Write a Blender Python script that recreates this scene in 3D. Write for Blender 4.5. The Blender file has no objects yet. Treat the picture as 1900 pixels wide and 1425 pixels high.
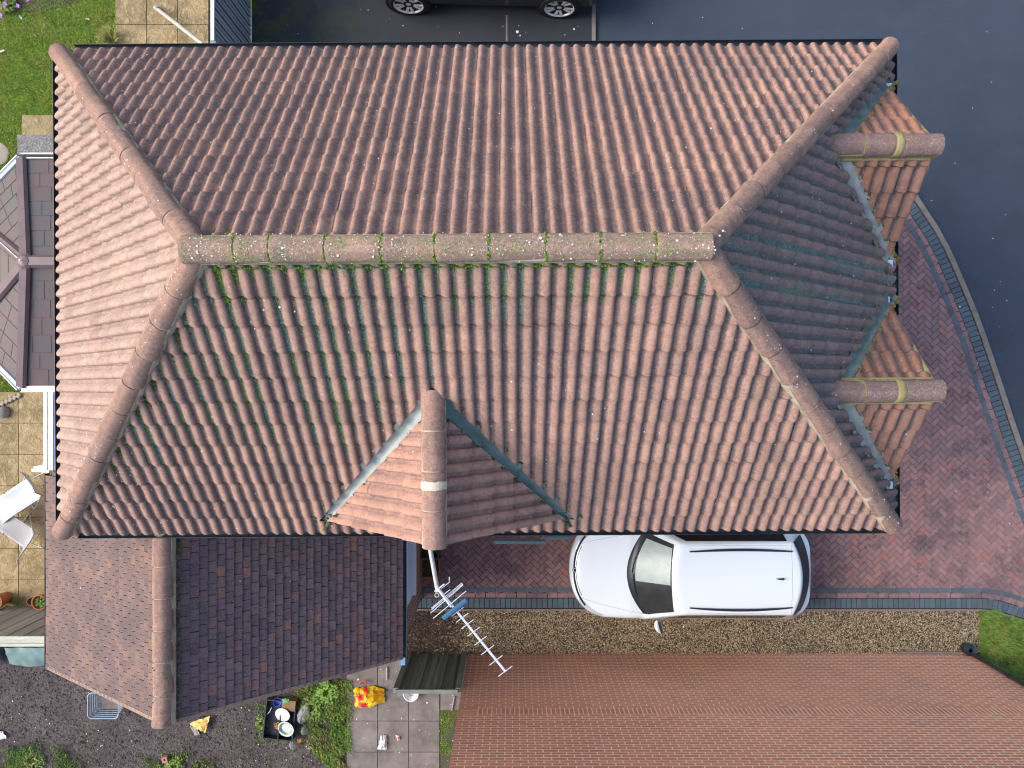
import bpy, bmesh, math, random
import numpy as np
from mathutils import Vector, Matrix, noise as mn
random.seed(7); rng = np.random.default_rng(7)
R = math.radians
SC = bpy.context.scene
COL = SC.collection
# ------------------------------------------------------------------ camera, sky, sun, exposure
H = 14.3; F = 1330.0
cam = bpy.data.objects.new("camera", bpy.data.cameras.new("camera")); COL.objects.link(cam)
cam.location = (0, 0, H); cam.rotation_euler = (0, 0, 0)
cam.data.sensor_width = 36; cam.data.lens = 36 * F / 1900; cam.data.clip_end = 500
SC.camera = cam
SC.cycles.filter_width = 1.15
SUN_EL, SUN_AZ = 39, -86            # azimuth from +Y (north) clockwise
w = bpy.data.worlds.new("World"); SC.world = w; w.use_nodes = True
nt = w.node_tree; sky = nt.nodes.new('ShaderNodeTexSky'); sky.sky_type = 'NISHITA'; sky.sun_disc = False
sky.sun_elevation = R(SUN_EL); sky.sun_rotation = R(SUN_AZ); sky.dust_density = 3.0; sky.ozone_density = 1.0
nt.links.new(sky.outputs[0], nt.nodes['Background'].inputs[0]); nt.nodes['Background'].inputs[1].default_value = 0.15
sl = bpy.data.lights.new("sun", 'SUN'); sl.energy = 1.45; sl.angle = R(36); sl.color = (1, .965, .92)
so = bpy.data.objects.new("sun", sl); COL.objects.link(so)
sd = Vector((math.sin(R(SUN_AZ)) * math.cos(R(SUN_EL)), math.cos(R(SUN_AZ)) * math.cos(R(SUN_EL)), math.sin(R(SUN_EL))))
so.rotation_euler = sd.to_track_quat('Z', 'Y').to_euler(); so.location = sd * 30
SC.view_settings.view_transform = 'Standard'; SC.view_settings.look = 'None'; SC.view_settings.gamma = 1
SC.view_settings.exposure = 1.1

def P(px, py, z=0.0):
    """world point seen at photo position px,py and height z"""
    return Vector(((px - 950) * (H - z) / F, (712.5 - py) * (H - z) / F, z))

# ------------------------------------------------------------------ materials
def nn(t, kind, **k):
    n = t.nodes.new(kind)
    for a, b in k.items(): setattr(n, a, b)
    return n
class Mat:
    def __init__(s, name, rough=.8, spec=.3, metal=0.0, coat=0.0):
        s.m = bpy.data.materials.new(name); s.m.use_nodes = True; s.t = s.m.node_tree
        s.b = s.t.nodes['Principled BSDF']; s.b.inputs['Roughness'].default_value = rough
        s.b.inputs['Specular IOR Level'].default_value = spec; s.b.inputs['Metallic'].default_value = metal
        s.b.inputs['Coat Weight'].default_value = coat
        s.tc = nn(s.t, 'ShaderNodeTexCoord'); s.geo = nn(s.t, 'ShaderNodeNewGeometry')
        s.vec = s.tc.outputs['Object']
    def L(s, a, b): s.t.links.new(a, b)
    def noise(s, scale, detail=4, rough=.6, vec=None, stretch=None):
        n = nn(s.t, 'ShaderNodeTexNoise'); n.inputs['Scale'].default_value = scale
        n.inputs['Detail'].default_value = detail; n.inputs['Roughness'].default_value = rough
        v = vec or s.vec
        if stretch:
            mp = nn(s.t, 'ShaderNodeMapping'); mp.inputs['Scale'].default_value = stretch; s.L(v, mp.inputs[0]); v = mp.outputs[0]
        s.L(v, n.inputs['Vector']); return n.outputs['Fac']
    def vor(s, scale, out='Distance', feature='F1', rand=1.0):
        n = nn(s.t, 'ShaderNodeTexVoronoi'); n.feature = feature; n.inputs['Scale'].default_value = scale
        n.inputs['Randomness'].default_value = rand
        s.L(s.vec, n.inputs['Vector']); return n.outputs[out]
    def ramp(s, fac, a, b, lo=0.0, hi=1.0):
        n = nn(s.t, 'ShaderNodeMapRange'); n.clamp = True
        for i, v in ((1, a), (2, b), (3, lo), (4, hi)): n.inputs[i].default_value = v
        s.L(fac, n.inputs[0]); return n.outputs[0]
    def math(s, op, a, b):
        n = nn(s.t, 'ShaderNodeMath', operation=op)
        for i, v in enumerate((a, b)):
            if isinstance(v, (int, float)): n.inputs[i].default_value = v
            else: s.L(v, n.inputs[i])
        return n.outputs[0]
    def mix(s, fac, a, b, mode='MIX'):
        n = nn(s.t, 'ShaderNodeMix', data_type='RGBA', blend_type=mode)
        for i, v in ((0, fac), (6, a), (7, b)):
            if isinstance(v, (int, float)): n.inputs[i].default_value = v
            elif isinstance(v, tuple): n.inputs[i].default_value = (*v, 1)
            else: s.L(v, n.inputs[i])
        return n.outputs[2]
    def attr(s, name='tint'):
        a = nn(s.t, 'ShaderNodeAttribute', attribute_name=name); x = nn(s.t, 'ShaderNodeSeparateColor')
        s.L(a.outputs['Color'], x.inputs[0]); return x.outputs
    def attr_alpha(s, name='tint'):
        return nn(s.t, 'ShaderNodeAttribute', attribute_name=name).outputs['Alpha']
    def base(s, c):
        if isinstance(c, tuple): s.b.inputs['Base Color'].default_value = (*c, 1)
        else: s.L(c, s.b.inputs['Base Color'])
        return s
    def bump(s, h, strength=.4, dist=.01):
        n = nn(s.t, 'ShaderNodeBump'); n.inputs['Strength'].default_value = strength; n.inputs['Distance'].default_value = dist
        s.L(h, n.inputs['Height']); s.L(n.outputs[0], s.b.inputs['Normal']); return s

def simple(name, c1, c2=None, scale=6, rough=.7, spec=.3, metal=0, bump=0, bscale=60, isl=0, coat=0, stretch=None):
    m = Mat(name, rough, spec, metal, coat); c2 = c2 or tuple(x * .8 for x in c1)
    c = m.mix(m.ramp(m.noise(scale, 5, .65, stretch=stretch), .35, .68), c1, c2)
    if isl:
        c = m.mix(1.0, c, m.mix(m.geo.outputs['Random Per Island'], (1 - isl,) * 3, (1 + isl,) * 3), 'MULTIPLY')
    m.base(c)
    if bump: m.bump(m.noise(bscale, 4, .6), bump, .01)
    return m.m

def tile_mat(name, ca, cb, grime_shade=(.105, .08, .085), gr=.7, speck=.12, mosscol=((.11, .145, .115), (.12, .18, .04)), lichen=.45, gbias=0.0):
    m = Mat(name, .9, .2); a = m.attr(); lap = m.attr_alpha()
    c = m.mix(a[2], ca, cb)
    c = m.mix(m.math('LESS_THAN', a[2], .10), c, tuple(x * .84 for x in cb))
    c = m.mix(m.ramp(m.noise(14, 5, .8), .50, .60, 0, .4), c, tuple(x * .5 for x in cb))
    c = m.mix(m.ramp(m.noise(6, 6, .75), .44, .62, 0, .55), c, tuple(x * .55 for x in ca))
    g1 = m.ramp(m.noise(1.2, 6, .75), .43 - gbias, .60 - gbias, 0, 1)
    g2 = m.ramp(m.noise(30, 4, .75), .42, .56, .1, 1)
    pan = m.math('MULTIPLY_ADD', a[0], .65); pan.node.inputs[2].default_value = .55
    gf = m.math('MULTIPLY', m.math('MULTIPLY', g1, g2), pan)
    c = m.mix(m.math('MULTIPLY', gf, gr), c, grime_shade)
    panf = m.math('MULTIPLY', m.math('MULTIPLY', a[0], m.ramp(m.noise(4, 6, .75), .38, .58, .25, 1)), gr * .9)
    c = m.mix(panf, c, tuple(x * 1.1 for x in grime_shade))
    # dark lap line: gap shadow and dirt painted in; then speckle
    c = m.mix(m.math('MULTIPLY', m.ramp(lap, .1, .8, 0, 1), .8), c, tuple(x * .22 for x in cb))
    c = m.mix(m.ramp(m.noise(60, 3, .8), .52, .64, 0, .35), c, tuple(min(1, x * 1.35) for x in ca))
    c = m.mix(m.ramp(m.noise(70, 4, .8), .55, .66, 0, .6), c, (.08, .065, .065))
    # moss
    mf = m.ramp(m.math('ADD', m.math('ADD', a[1], m.math('MULTIPLY', m.noise(5, 4, .7), .8)), m.math('MULTIPLY', m.noise(42, 5, .85), 1.3)), 1.36, 1.50)
    mc = m.mix(m.ramp(m.noise(2.6, 4), .48, .56), *mosscol)
    mc = m.mix(m.ramp(m.noise(50, 3, .85), .50, .60, 0, .7), mc, (.27, .33, .31))
    mc = m.mix(m.ramp(m.noise(58, 3, .85), .5, .6, 0, .85), mc, (.03, .045, .03))
    c = m.mix(m.math('MULTIPLY', mf, .92), c, mc)
    sm = m.ramp(m.noise(2.8, 5, .8), .42, .60, .15, 1)
    c = m.mix(m.math('MULTIPLY', sm, m.ramp(m.noise(46, 4, .85), .54, .62, 0, speck)), c, (.50, .46, .36))
    c = m.mix(m.math('MULTIPLY', sm, m.ramp(m.noise(52, 4, .85), .55, .63, 0, speck * 1.1)), c, (.10, .09, .075))
    # lichen dots
    v = nn(m.t, 'ShaderNodeTexVoronoi'); v.inputs['Scale'].default_value = 7.5; m.L(m.vec, v.inputs['Vector'])
    sp = nn(m.t, 'ShaderNodeSeparateColor'); m.L(v.outputs['Color'], sp.inputs[0])
    thr = m.math('MULTIPLY', m.ramp(sp.outputs[0], 1 - lichen, 1, 0, 1), .12)
    dot = m.math('LESS_THAN', m.math('ADD', v.outputs['Distance'], m.math('MULTIPLY', m.noise(70, 2), .05)), thr)
    c = m.mix(m.math('MULTIPLY', dot, .8), c, (.62, .60, .54))
    m.base(c); m.bump(m.math('ADD', m.noise(110, 4, .7), m.math('MULTIPLY', mf, m.noise(50, 3))), .55, .008)
    return m.m

T_MAIN = tile_mat('concrete_tile', (.44, .262, .20), (.32, .195, .155), gr=.82, gbias=.045, speck=.3)
T_NORTH = tile_mat('concrete_tile_north_shaded', (.45, .26, .195), (.33, .19, .155), grime_shade=(.115, .082, .085), gr=.96, gbias=.05, speck=.3)  # same tile; shade on the rolls' eastern faces put into the dirt colour
T_EAST = tile_mat('concrete_tile_algae', (.33, .20, .17), (.24, .165, .155), grime_shade=(.08, .095, .10), gr=.92, gbias=.12, mosscol=((.13, .20, .20), (.16, .22, .16)))
T_WEST = tile_mat('concrete_tile_west_lit', (.44, .31, .255), (.37, .255, .21), gr=.4, lichen=.25)  # paler copy of the same tile; western sunlight put into the colour
T_SMALL = tile_mat('concrete_tile_red', (.36, .165, .11), (.28, .16, .125), grime_shade=(.09, .08, .085), gr=.8)
T_SOUTH = tile_mat('concrete_tile_orange', (.48, .275, .205), (.39, .225, .17), gr=.6)
T_CAP = tile_mat('ridge_tile_clay', (.44, .255, .185), (.33, .20, .15), speck=.3, gr=.8, gbias=.03, lichen=.75)
T_CAPD = tile_mat('ridge_tile_dark', (.31, .19, .165), (.25, .15, .135), speck=.6, gr=.7, gbias=.06, lichen=1.0, mosscol=((.30, .27, .12), (.34, .28, .13)))
T_CAPM = tile_mat('ridge_tile_mossy', (.45, .285, .205), (.38, .245, .175), speck=.85, gr=.55, gbias=.06, lichen=.95, mosscol=((.22, .24, .08), (.28, .26, .07)))
def plain_mat(name, cols, dark):
    m = Mat(name, .88, .25); r = m.geo.outputs['Random Per Island']
    c = m.mix(m.ramp(r, 0, .6), cols[0], cols[1]); c = m.mix(m.ramp(r, .8, 1), c, cols[2])
    c = m.mix(m.ramp(m.noise(1.3, 6, .8), .44, .60, 0, dark), c, (.055, .055, .07))
    c = m.mix(m.ramp(m.noise(45, 3, .8), .46, .6, 0, .6), c, tuple(x * .45 for x in cols[0]))
    c = m.mix(m.ramp(m.noise(60, 3, .8), .54, .66, 0, .5), c, tuple(x * 1.7 for x in cols[0]))
    v = nn(m.t, 'ShaderNodeTexVoronoi'); v.inputs['Scale'].default_value = 9; m.L(m.vec, v.inputs['Vector'])
    sp = nn(m.t, 'ShaderNodeSeparateColor'); m.L(v.outputs['Color'], sp.inputs[0])
    dot = m.math('LESS_THAN', m.math('ADD', v.outputs['Distance'], m.math('MULTIPLY', m.noise(70, 2), .06)), m.math('MULTIPLY', m.ramp(sp.outputs[0], .55, 1), .13))
    c = m.mix(m.math('MULTIPLY', dot, .7), c, (.45, .44, .42))
    m.base(c); m.bump(m.noise(90, 4, .7), .4, .006); return m.m
T_PLW = plain_mat('plain_tile_west', ((.20, .13, .115), (.14, .098, .092), (.23, .135, .10)), .5)
T_PLE = plain_mat('plain_tile_east', ((.19, .125, .125), (.12, .088, .095), (.27, .13, .095)), .5)
MORTAR = simple('mortar', (.46, .40, .30), (.24, .21, .16), 5, .95, .1, bump=.5, bscale=50)
VERGEM = simple('verge_mortar', (.27, .19, .155), (.20, .15, .12), 7, .95, .1)
YMORT = simple('yellowed_mortar', (.33, .29, .13), (.22, .19, .09), 5, .95, .1, bump=.5, bscale=50)
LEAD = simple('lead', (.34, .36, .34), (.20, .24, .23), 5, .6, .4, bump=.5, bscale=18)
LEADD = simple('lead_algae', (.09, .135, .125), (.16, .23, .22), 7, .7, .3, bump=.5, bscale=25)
BLACKP = simple('black_plastic', (.012, .016, .022), (.02, .028, .04), 4, .38, .5)
TEALP = simple('grey_gutter', (.05, .075, .09), (.03, .06, .07), 4, .45, .5)
WHITEP = simple('white_upvc', (.74, .77, .80), (.60, .66, .72), 3, .35, .5)
WHITESKY = simple('white_sky_tinted', (.62, .78, .95), (.58, .74, .92), 2, .3, .5)  # white joinery with the sky's blue reflection put into its colour
MOSS = simple('moss', (.13, .20, .03), (.06, .10, .025), 9, .95, .1, isl=.4)
MOSSP = simple('moss_teal', (.15, .20, .15), (.13, .19, .04), 3, .95, .1, isl=.6)
MOSSD = simple('moss_dark', (.10, .10, .04), (.05, .07, .03), 9, .95, .1, isl=.5)
MOSSY = simple('moss_ochre', (.22, .17, .05), (.10, .08, .04), 9, .95, .1, isl=.4)
def brick_mat(name, a, b, c_):
    m = Mat(name, .85, .25); r = m.geo.outputs['Random Per Island']
    c = m.mix(m.ramp(r, 0, .7), a, b); c = m.mix(m.ramp(r, .9, 1), c, c_)
    c = m.mix(m.ramp(m.noise(.7, 4, .6), .45, .65, 0, .3), c, (.30, .15, .12))
    c = m.mix(m.ramp(m.noise(50, 3, .7), .4, .7, 0, .35), c, tuple(x * .6 for x in a))
    m.base(c); m.bump(m.noise(80, 3, .7), .4, .005); return m.m
BRICK = brick_mat('orange_brick', (.70, .295, .17), (.61, .245, .145), (.50, .22, .165))
BRICKS = brick_mat('brown_brick', (.22, .11, .09), (.17, .09, .075), (.28, .13, .09))
WMORT = simple('wall_mortar', (.86, .74, .58), (.76, .64, .50), 4, .95, .1)
PAVRED = None
def block_mat(name, a, b, c_, sat=.5):
    m = Mat(name, .8, .3); r = m.geo.outputs['Random Per Island']
    c = m.mix(m.ramp(r, 0, .8), a, b); c = m.mix(m.ramp(r, .93, .97), c, c_)
    c = m.mix(m.ramp(m.noise(.9, 6, .8), .50, .58, 0, sat), c, (.075, .065, .085))
    c = m.mix(m.ramp(m.noise(2.4, 5, .8), .56, .62, 0, sat), c, (.05, .045, .05))
    c = m.mix(m.ramp(m.noise(60, 3, .7), .4, .7, 0, .4), c, tuple(x * .6 for x in a))
    c = m.mix(m.ramp(m.noise(170, 2, .7), .66, .74, 0, .5), c, (.4, .36, .34))
    m.base(c); m.bump(m.noise(120, 3, .7), .4, .004); return m.m
PAVRED = block_mat('red_block', (.335, .185, .175), (.225, .145, .145), (.35, .15, .13))
PAVBLUE = block_mat('blue_block', (.10, .14, .165), (.075, .105, .125), (.12, .12, .16), .25)
SANDB = simple('joint_sand', (.035, .028, .028), (.05, .04, .04), 20, .95, .1)
def slab_mat(name, a, b, c_, dirt):
    m = Mat(name, .85, .25); r = m.geo.outputs['Random Per Island']
    c = m.mix(r, a, b)
    wv = nn(m.t, 'ShaderNodeTexNoise'); wv.inputs['Scale'].default_value = 6.5; wv.inputs['Distortion'].default_value = 1.6
    wv.inputs['Detail'].default_value = 5; wv.inputs['Roughness'].default_value = .6; m.L(m.vec, wv.inputs['Vector'])
    f = m.ramp(wv.outputs['Fac'], .48, .6, 0, .7)
    c = m.mix(f, c, c_); c = m.mix(m.ramp(m.noise(2.5, 6, .75), .46, .6, 0, .7), c, dirt)
    c = m.mix(m.ramp(m.noise(50, 3, .7), .45, .7, 0, .35), c, dirt)
    m.base(c); m.bump(m.math('ADD', m.math('MULTIPLY', wv.outputs['Fac'], 2.0), m.noise(40, 4)), .8, .02); return m.m
SAND = slab_mat('sandstone', (.39, .29, .16), (.26, .195, .105), (.46, .35, .19), (.16, .13, .06))
SLAB = simple('grey_slab', (.205, .18, .17), (.12, .11, .105), 3.2, .85, .25, bump=.3, bscale=70, isl=.12)
def asphalt(name, a, b, moss=0):
    m = Mat(name, .75, .35)
    c = m.mix(m.ramp(m.noise(.6, 6, .7), .40, .62), a, b)
    c = m.mix(m.ramp(m.noise(2.1, 6, .75), .5, .62, 0, .35), c, tuple(x * 1.4 for x in a))
    c = m.mix(m.ramp(m.noise(70, 3, .85), .51, .63, 0, .6), c, tuple(x * 2.2 for x in a))
    c = m.mix(m.ramp(m.noise(55, 3, .85), .5, .62, 0, .6), c, tuple(x * .5 for x in a))
    c = m.mix(m.math('LESS_THAN', m.vor(2.3), .012), c, (.25, .28, .3))
    if moss:
        sx = nn(m.t, 'ShaderNodeSeparateXYZ'); m.L(m.vec, sx.inputs[0])
        mm = m.math('MULTIPLY', m.ramp(sx.outputs[0], -2.2, -5, 0, 1), m.ramp(m.noise(2.0, 6, .75), .44, .58))
        c = m.mix(m.math('MULTIPLY', mm, .8), c, (.06, .07, .02))
    m.base(c); m.bump(m.noise(150, 3, .7), .5, .004); return m.m
ROADM = asphalt('road_asphalt', (.030, .041, .060), (.038, .051, .076))
DRIVM = asphalt('drive_asphalt', (.022, .025, .033), (.030, .034, .043), 1)
CONC = simple('concrete', (.24, .21, .18), (.17, .15, .13), 6, .9, .2, bump=.3, bscale=70)
def gravel_mat():
    m = Mat('gravel', .85, .3)
    v = nn(m.t, 'ShaderNodeTexVoronoi'); v.inputs['Scale'].default_value = 42; m.L(m.vec, v.inputs['Vector'])
    s = nn(m.t, 'ShaderNodeSeparateColor'); m.L(v.outputs['Color'], s.inputs[0])
    c = m.mix(m.ramp(s.outputs[0], 0, .9), (.24, .165, .09), (.62, .48, .28)); c = m.mix(m.ramp(s.outputs[1], .86, .95), c, (.55, .46, .36))
    c = m.mix(m.ramp(s.outputs[2], .8, .9), c, (.06, .05, .045))
    c = m.mix(m.ramp(m.noise(1.1, 5, .7), .5, .72, 0, .6), c, (.09, .065, .06))
    c = m.mix(m.ramp(v.outputs['Distance'], .35, .75, 0, .85), c, (.03, .02, .012))
    m.base(c); h = m.ramp(v.outputs['Distance'], 0, .8, 1, 0); m.bump(h, .9, .02); return m.m
GRAVEL = gravel_mat()
def soil_mat():
    m = Mat('soil', .95, .15)
    c = m.mix(m.ramp(m.noise(1.4, 6, .7), .4, .65), (.085, .072, .072), (.13, .115, .108))
    c = m.mix(m.ramp(m.noise(22, 5, .8), .44, .56, 0, .75), c, (.04, .032, .034))
    c = m.mix(m.ramp(m.noise(40, 4, .8), .53, .64, 0, .75), c, (.20, .17, .16))
    c = m.mix(m.ramp(m.noise(1.0, 5, .7), .56, .7, 0, .4), c, (.07, .075, .04))
    m.base(c); m.bump(m.noise(32, 6, .75), .9, .03); return m.m
SOIL = soil_mat()
LAWNB = simple('lawn_ground', (.15, .23, .04), (.08, .10, .035), 4, .95, .1, bump=.5, bscale=60)
def grass_mat(name, a, b, y):
    m = Mat(name, .8, .2); r = m.geo.outputs['Random Per Island']
    c = m.mix(r, a, b); c = m.mix(m.ramp(m.noise(1.6, 6, .75), .46, .60, 0, .7), c, y); c = m.mix(m.ramp(m.noise(4.5, 5, .8), .50, .62, 0, .55), c, tuple(x * .35 for x in a)); m.base(c)
    m.b.inputs['Subsurface Weight'].default_value = 0; return m.m
GRASS = grass_mat('grass_blades', (.22, .36, .04), (.31, .43, .06), (.40, .38, .08))
GRASS2 = grass_mat('grass_blades_dark', (.15, .28, .045), (.22, .36, .08), (.30, .30, .08))
WEED = grass_mat('weed_leaf', (.09, .19, .03), (.18, .29, .06), (.26, .25, .10))
STRAW = grass_mat('straw', (.30, .26, .08), (.22, .24, .05), (.34, .24, .10))
WOODG = simple('weathered_wood_dark', (.24, .26, .22), (.13, .17, .13), 3, .9, .15, bump=.4, bscale=30, isl=.25, stretch=(9, 9, .6))
WOODS = simple('slate_painted_wood', (.27, .30, .34), (.21, .24, .28), 3, .75, .25, bump=.3, bscale=30, isl=.12, stretch=(9, 9, .6))
WOODF = simple('grey_silvered_wood', (.30, .25, .21), (.20, .21, .18), 2.5, .85, .15, bump=.4, bscale=30, isl=.3, stretch=(9, 9, .5))
RAILM = simple('pale_rail_wood', (.50, .52, .42), (.40, .38, .32), 4, .8, .2, bump=.3, stretch=(1, 10, 10))
POLEM = simple('pale_pole_wood', (.42, .40, .35), (.33, .31, .27), 6, .8, .2)
CARW = Mat('white_paint', .22, .5, coat=.6).base((.68, .75, .80)).m
CARD = Mat('dark_paint', .3, .5, coat=.5).base((.018, .022, .026)).m
SEAM = simple('panel_seam', (.28, .30, .34), rough=.6)
DARKT = simple('dark_trim', (.012, .014, .028), (.018, .02, .035), 3, .35, .5)
INTER = simple('car_interior', (.035, .04, .045), (.02, .022, .026), 6, .8, .2)
SHADE = simple('foil_shade', (.50, .54, .53), (.40, .44, .43), 7, .45, .5, bump=.5, bscale=14)
RUBBER = simple('rubber', (.02, .02, .022), rough=.8)
RIMM = simple('alloy', (.75, .77, .80), (.62, .64, .68), 5, .35, .5, metal=.15)
REDL = Mat('red_lens', .15, .6).base((.42, .01, .03)).m
LAMPM = Mat('lamp_lens', .1, .6).base((.45, .50, .55)).m
def glass_mat():
    m = bpy.data.materials.new('tinted_glass'); m.use_nodes = True; t = m.node_tree
    b = t.nodes['Principled BSDF']; t.nodes.remove(b); o = t.nodes['Material Output']
    g = t.nodes.new('ShaderNodeBsdfGlossy'); g.inputs['Roughness'].default_value = .28; g.inputs['Color'].default_value = (.95, .98, 1, 1)
    tr = t.nodes.new('ShaderNodeBsdfTransparent'); tr.inputs[0].default_value = (.80, .84, .84, 1)
    fr = t.nodes.new('ShaderNodeFresnel'); fr.inputs[0].default_value = 1.3
    mx = t.nodes.new('ShaderNodeMixShader'); t.links.new(fr.outputs[0], mx.inputs[0]); t.links.new(tr.outputs[0], mx.inputs[1]); t.links.new(g.outputs[0], mx.inputs[2])
    t.links.new(mx.outputs[0], o.inputs[0]); return m
GLASS = glass_mat()
def clear_plastic():
    m = Mat('clear_plastic', .3, .5); m.b.inputs['Alpha'].default_value = .35; m.base((.6, .66, .68)); return m.m
CLEAR = clear_plastic()
ALU = simple('aluminium', (.72, .73, .76), (.60, .61, .66), 9, .35, .5, metal=.45)
MASTM = simple('galvanised_steel', (.50, .48, .46), (.33, .30, .28), 22, .5, .5, metal=.3)
DIPB = simple('blue_plastic', (.02, .085, .17), (.03, .11, .20), 4, .5, .4)
CONSM = simple('plastic_tile_panel', (.125, .08, .08), (.085, .085, .085), 1.8, .5, .4, bump=.3, bscale=30)
CONSC = simple('plum_cap', (.135, .088, .098), (.10, .07, .08), 3, .45, .4)
TERRA = simple('terracotta', (.42, .16, .075), (.33, .13, .07), 6, .8, .2, bump=.2)
BROWNW = simple('planter_wood', (.28, .14, .075), (.2, .10, .06), 8, .8, .2)
DRYS = simple('dry_stems', (.10, .065, .045), (.045, .03, .025), 40, .95, .1, bump=1, bscale=60)
SLING = simple('sling_mesh', (.58, .60, .63), (.50, .53, .58), 60, .7, .3, bump=.4, bscale=150)
STRIPE = simple('sling_mesh_grey', (.36, .345, .345), (.30, .29, .29), 60, .7, .3, bump=.4, bscale=150)
FRAMEW = simple('chair_frame', (.50, .54, .56), (.34, .40, .43), 12, .5, .4, metal=.2)
TARP = simple('grey_green_sheet', (.22, .31, .29), (.17, .26, .25), 3, .55, .4, bump=.4, bscale=6)
BLUEP = simple('blue_bucket', (.03, .05, .42), (.03, .08, .45), 3, .35, .5)
WHITEC = simple('white_ceramic', (.66, .68, .66), (.52, .56, .52), 9, .35, .5)
STONE = simple('round_stone', (.30, .28, .26), (.2, .19, .18), 9, .9, .2, bump=.4)
PINKS = simple('pink_stone', (.40, .33, .26), (.30, .25, .21), 9, .9, .2, bump=.4)
PEBD = Mat('exposed_aggregate', .9, .2); PEBD.base(PEBD.mix(PEBD.ramp(PEBD.noise(45, 3, .8), .46, .58), (.12, .115, .105), (.30, .29, .28))); PEBD.bump(PEBD.noise(70, 3), .8, .01); PEBD = PEBD.m
BAGY = Mat('yellow_bag', .45, .4)
_f = BAGY.math('MULTIPLY', BAGY.ramp(BAGY.noise(7, 3, .6), .47, .51), BAGY.attr()[0])
BAGY.base(BAGY.mix(_f, BAGY.mix(BAGY.ramp(BAGY.noise(5, 4), .4, .65), (.86, .58, .02), (.62, .36, .01)), (.75, .03, .03))); BAGY = BAGY.m
CRISP = Mat('printed_wrapper', .45, .4); CRISP.base(CRISP.mix(CRISP.ramp(CRISP.noise(16, 4, .7), .52, .62), (.72, .48, .12), (.38, .12, .05))); CRISP = CRISP.m
REDP = simple('red_handle', (.55, .03, .02), (.6, .12, .03), 5, .5, .4)
CRATE = simple('crate_blue', (.42, .54, .62), (.30, .42, .52), 6, .5, .4)
VIOLET = simple('violet_petals', (.42, .16, .60), (.55, .25, .70), 30, .7, .2, isl=.3)
PAPER = simple('white_scrap', (.72, .72, .70), (.6, .6, .6), 20, .8, .2)
DROPM = simple('pale_lichen', (.62, .60, .56), (.5, .5, .46), 20, .9, .2)

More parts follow.
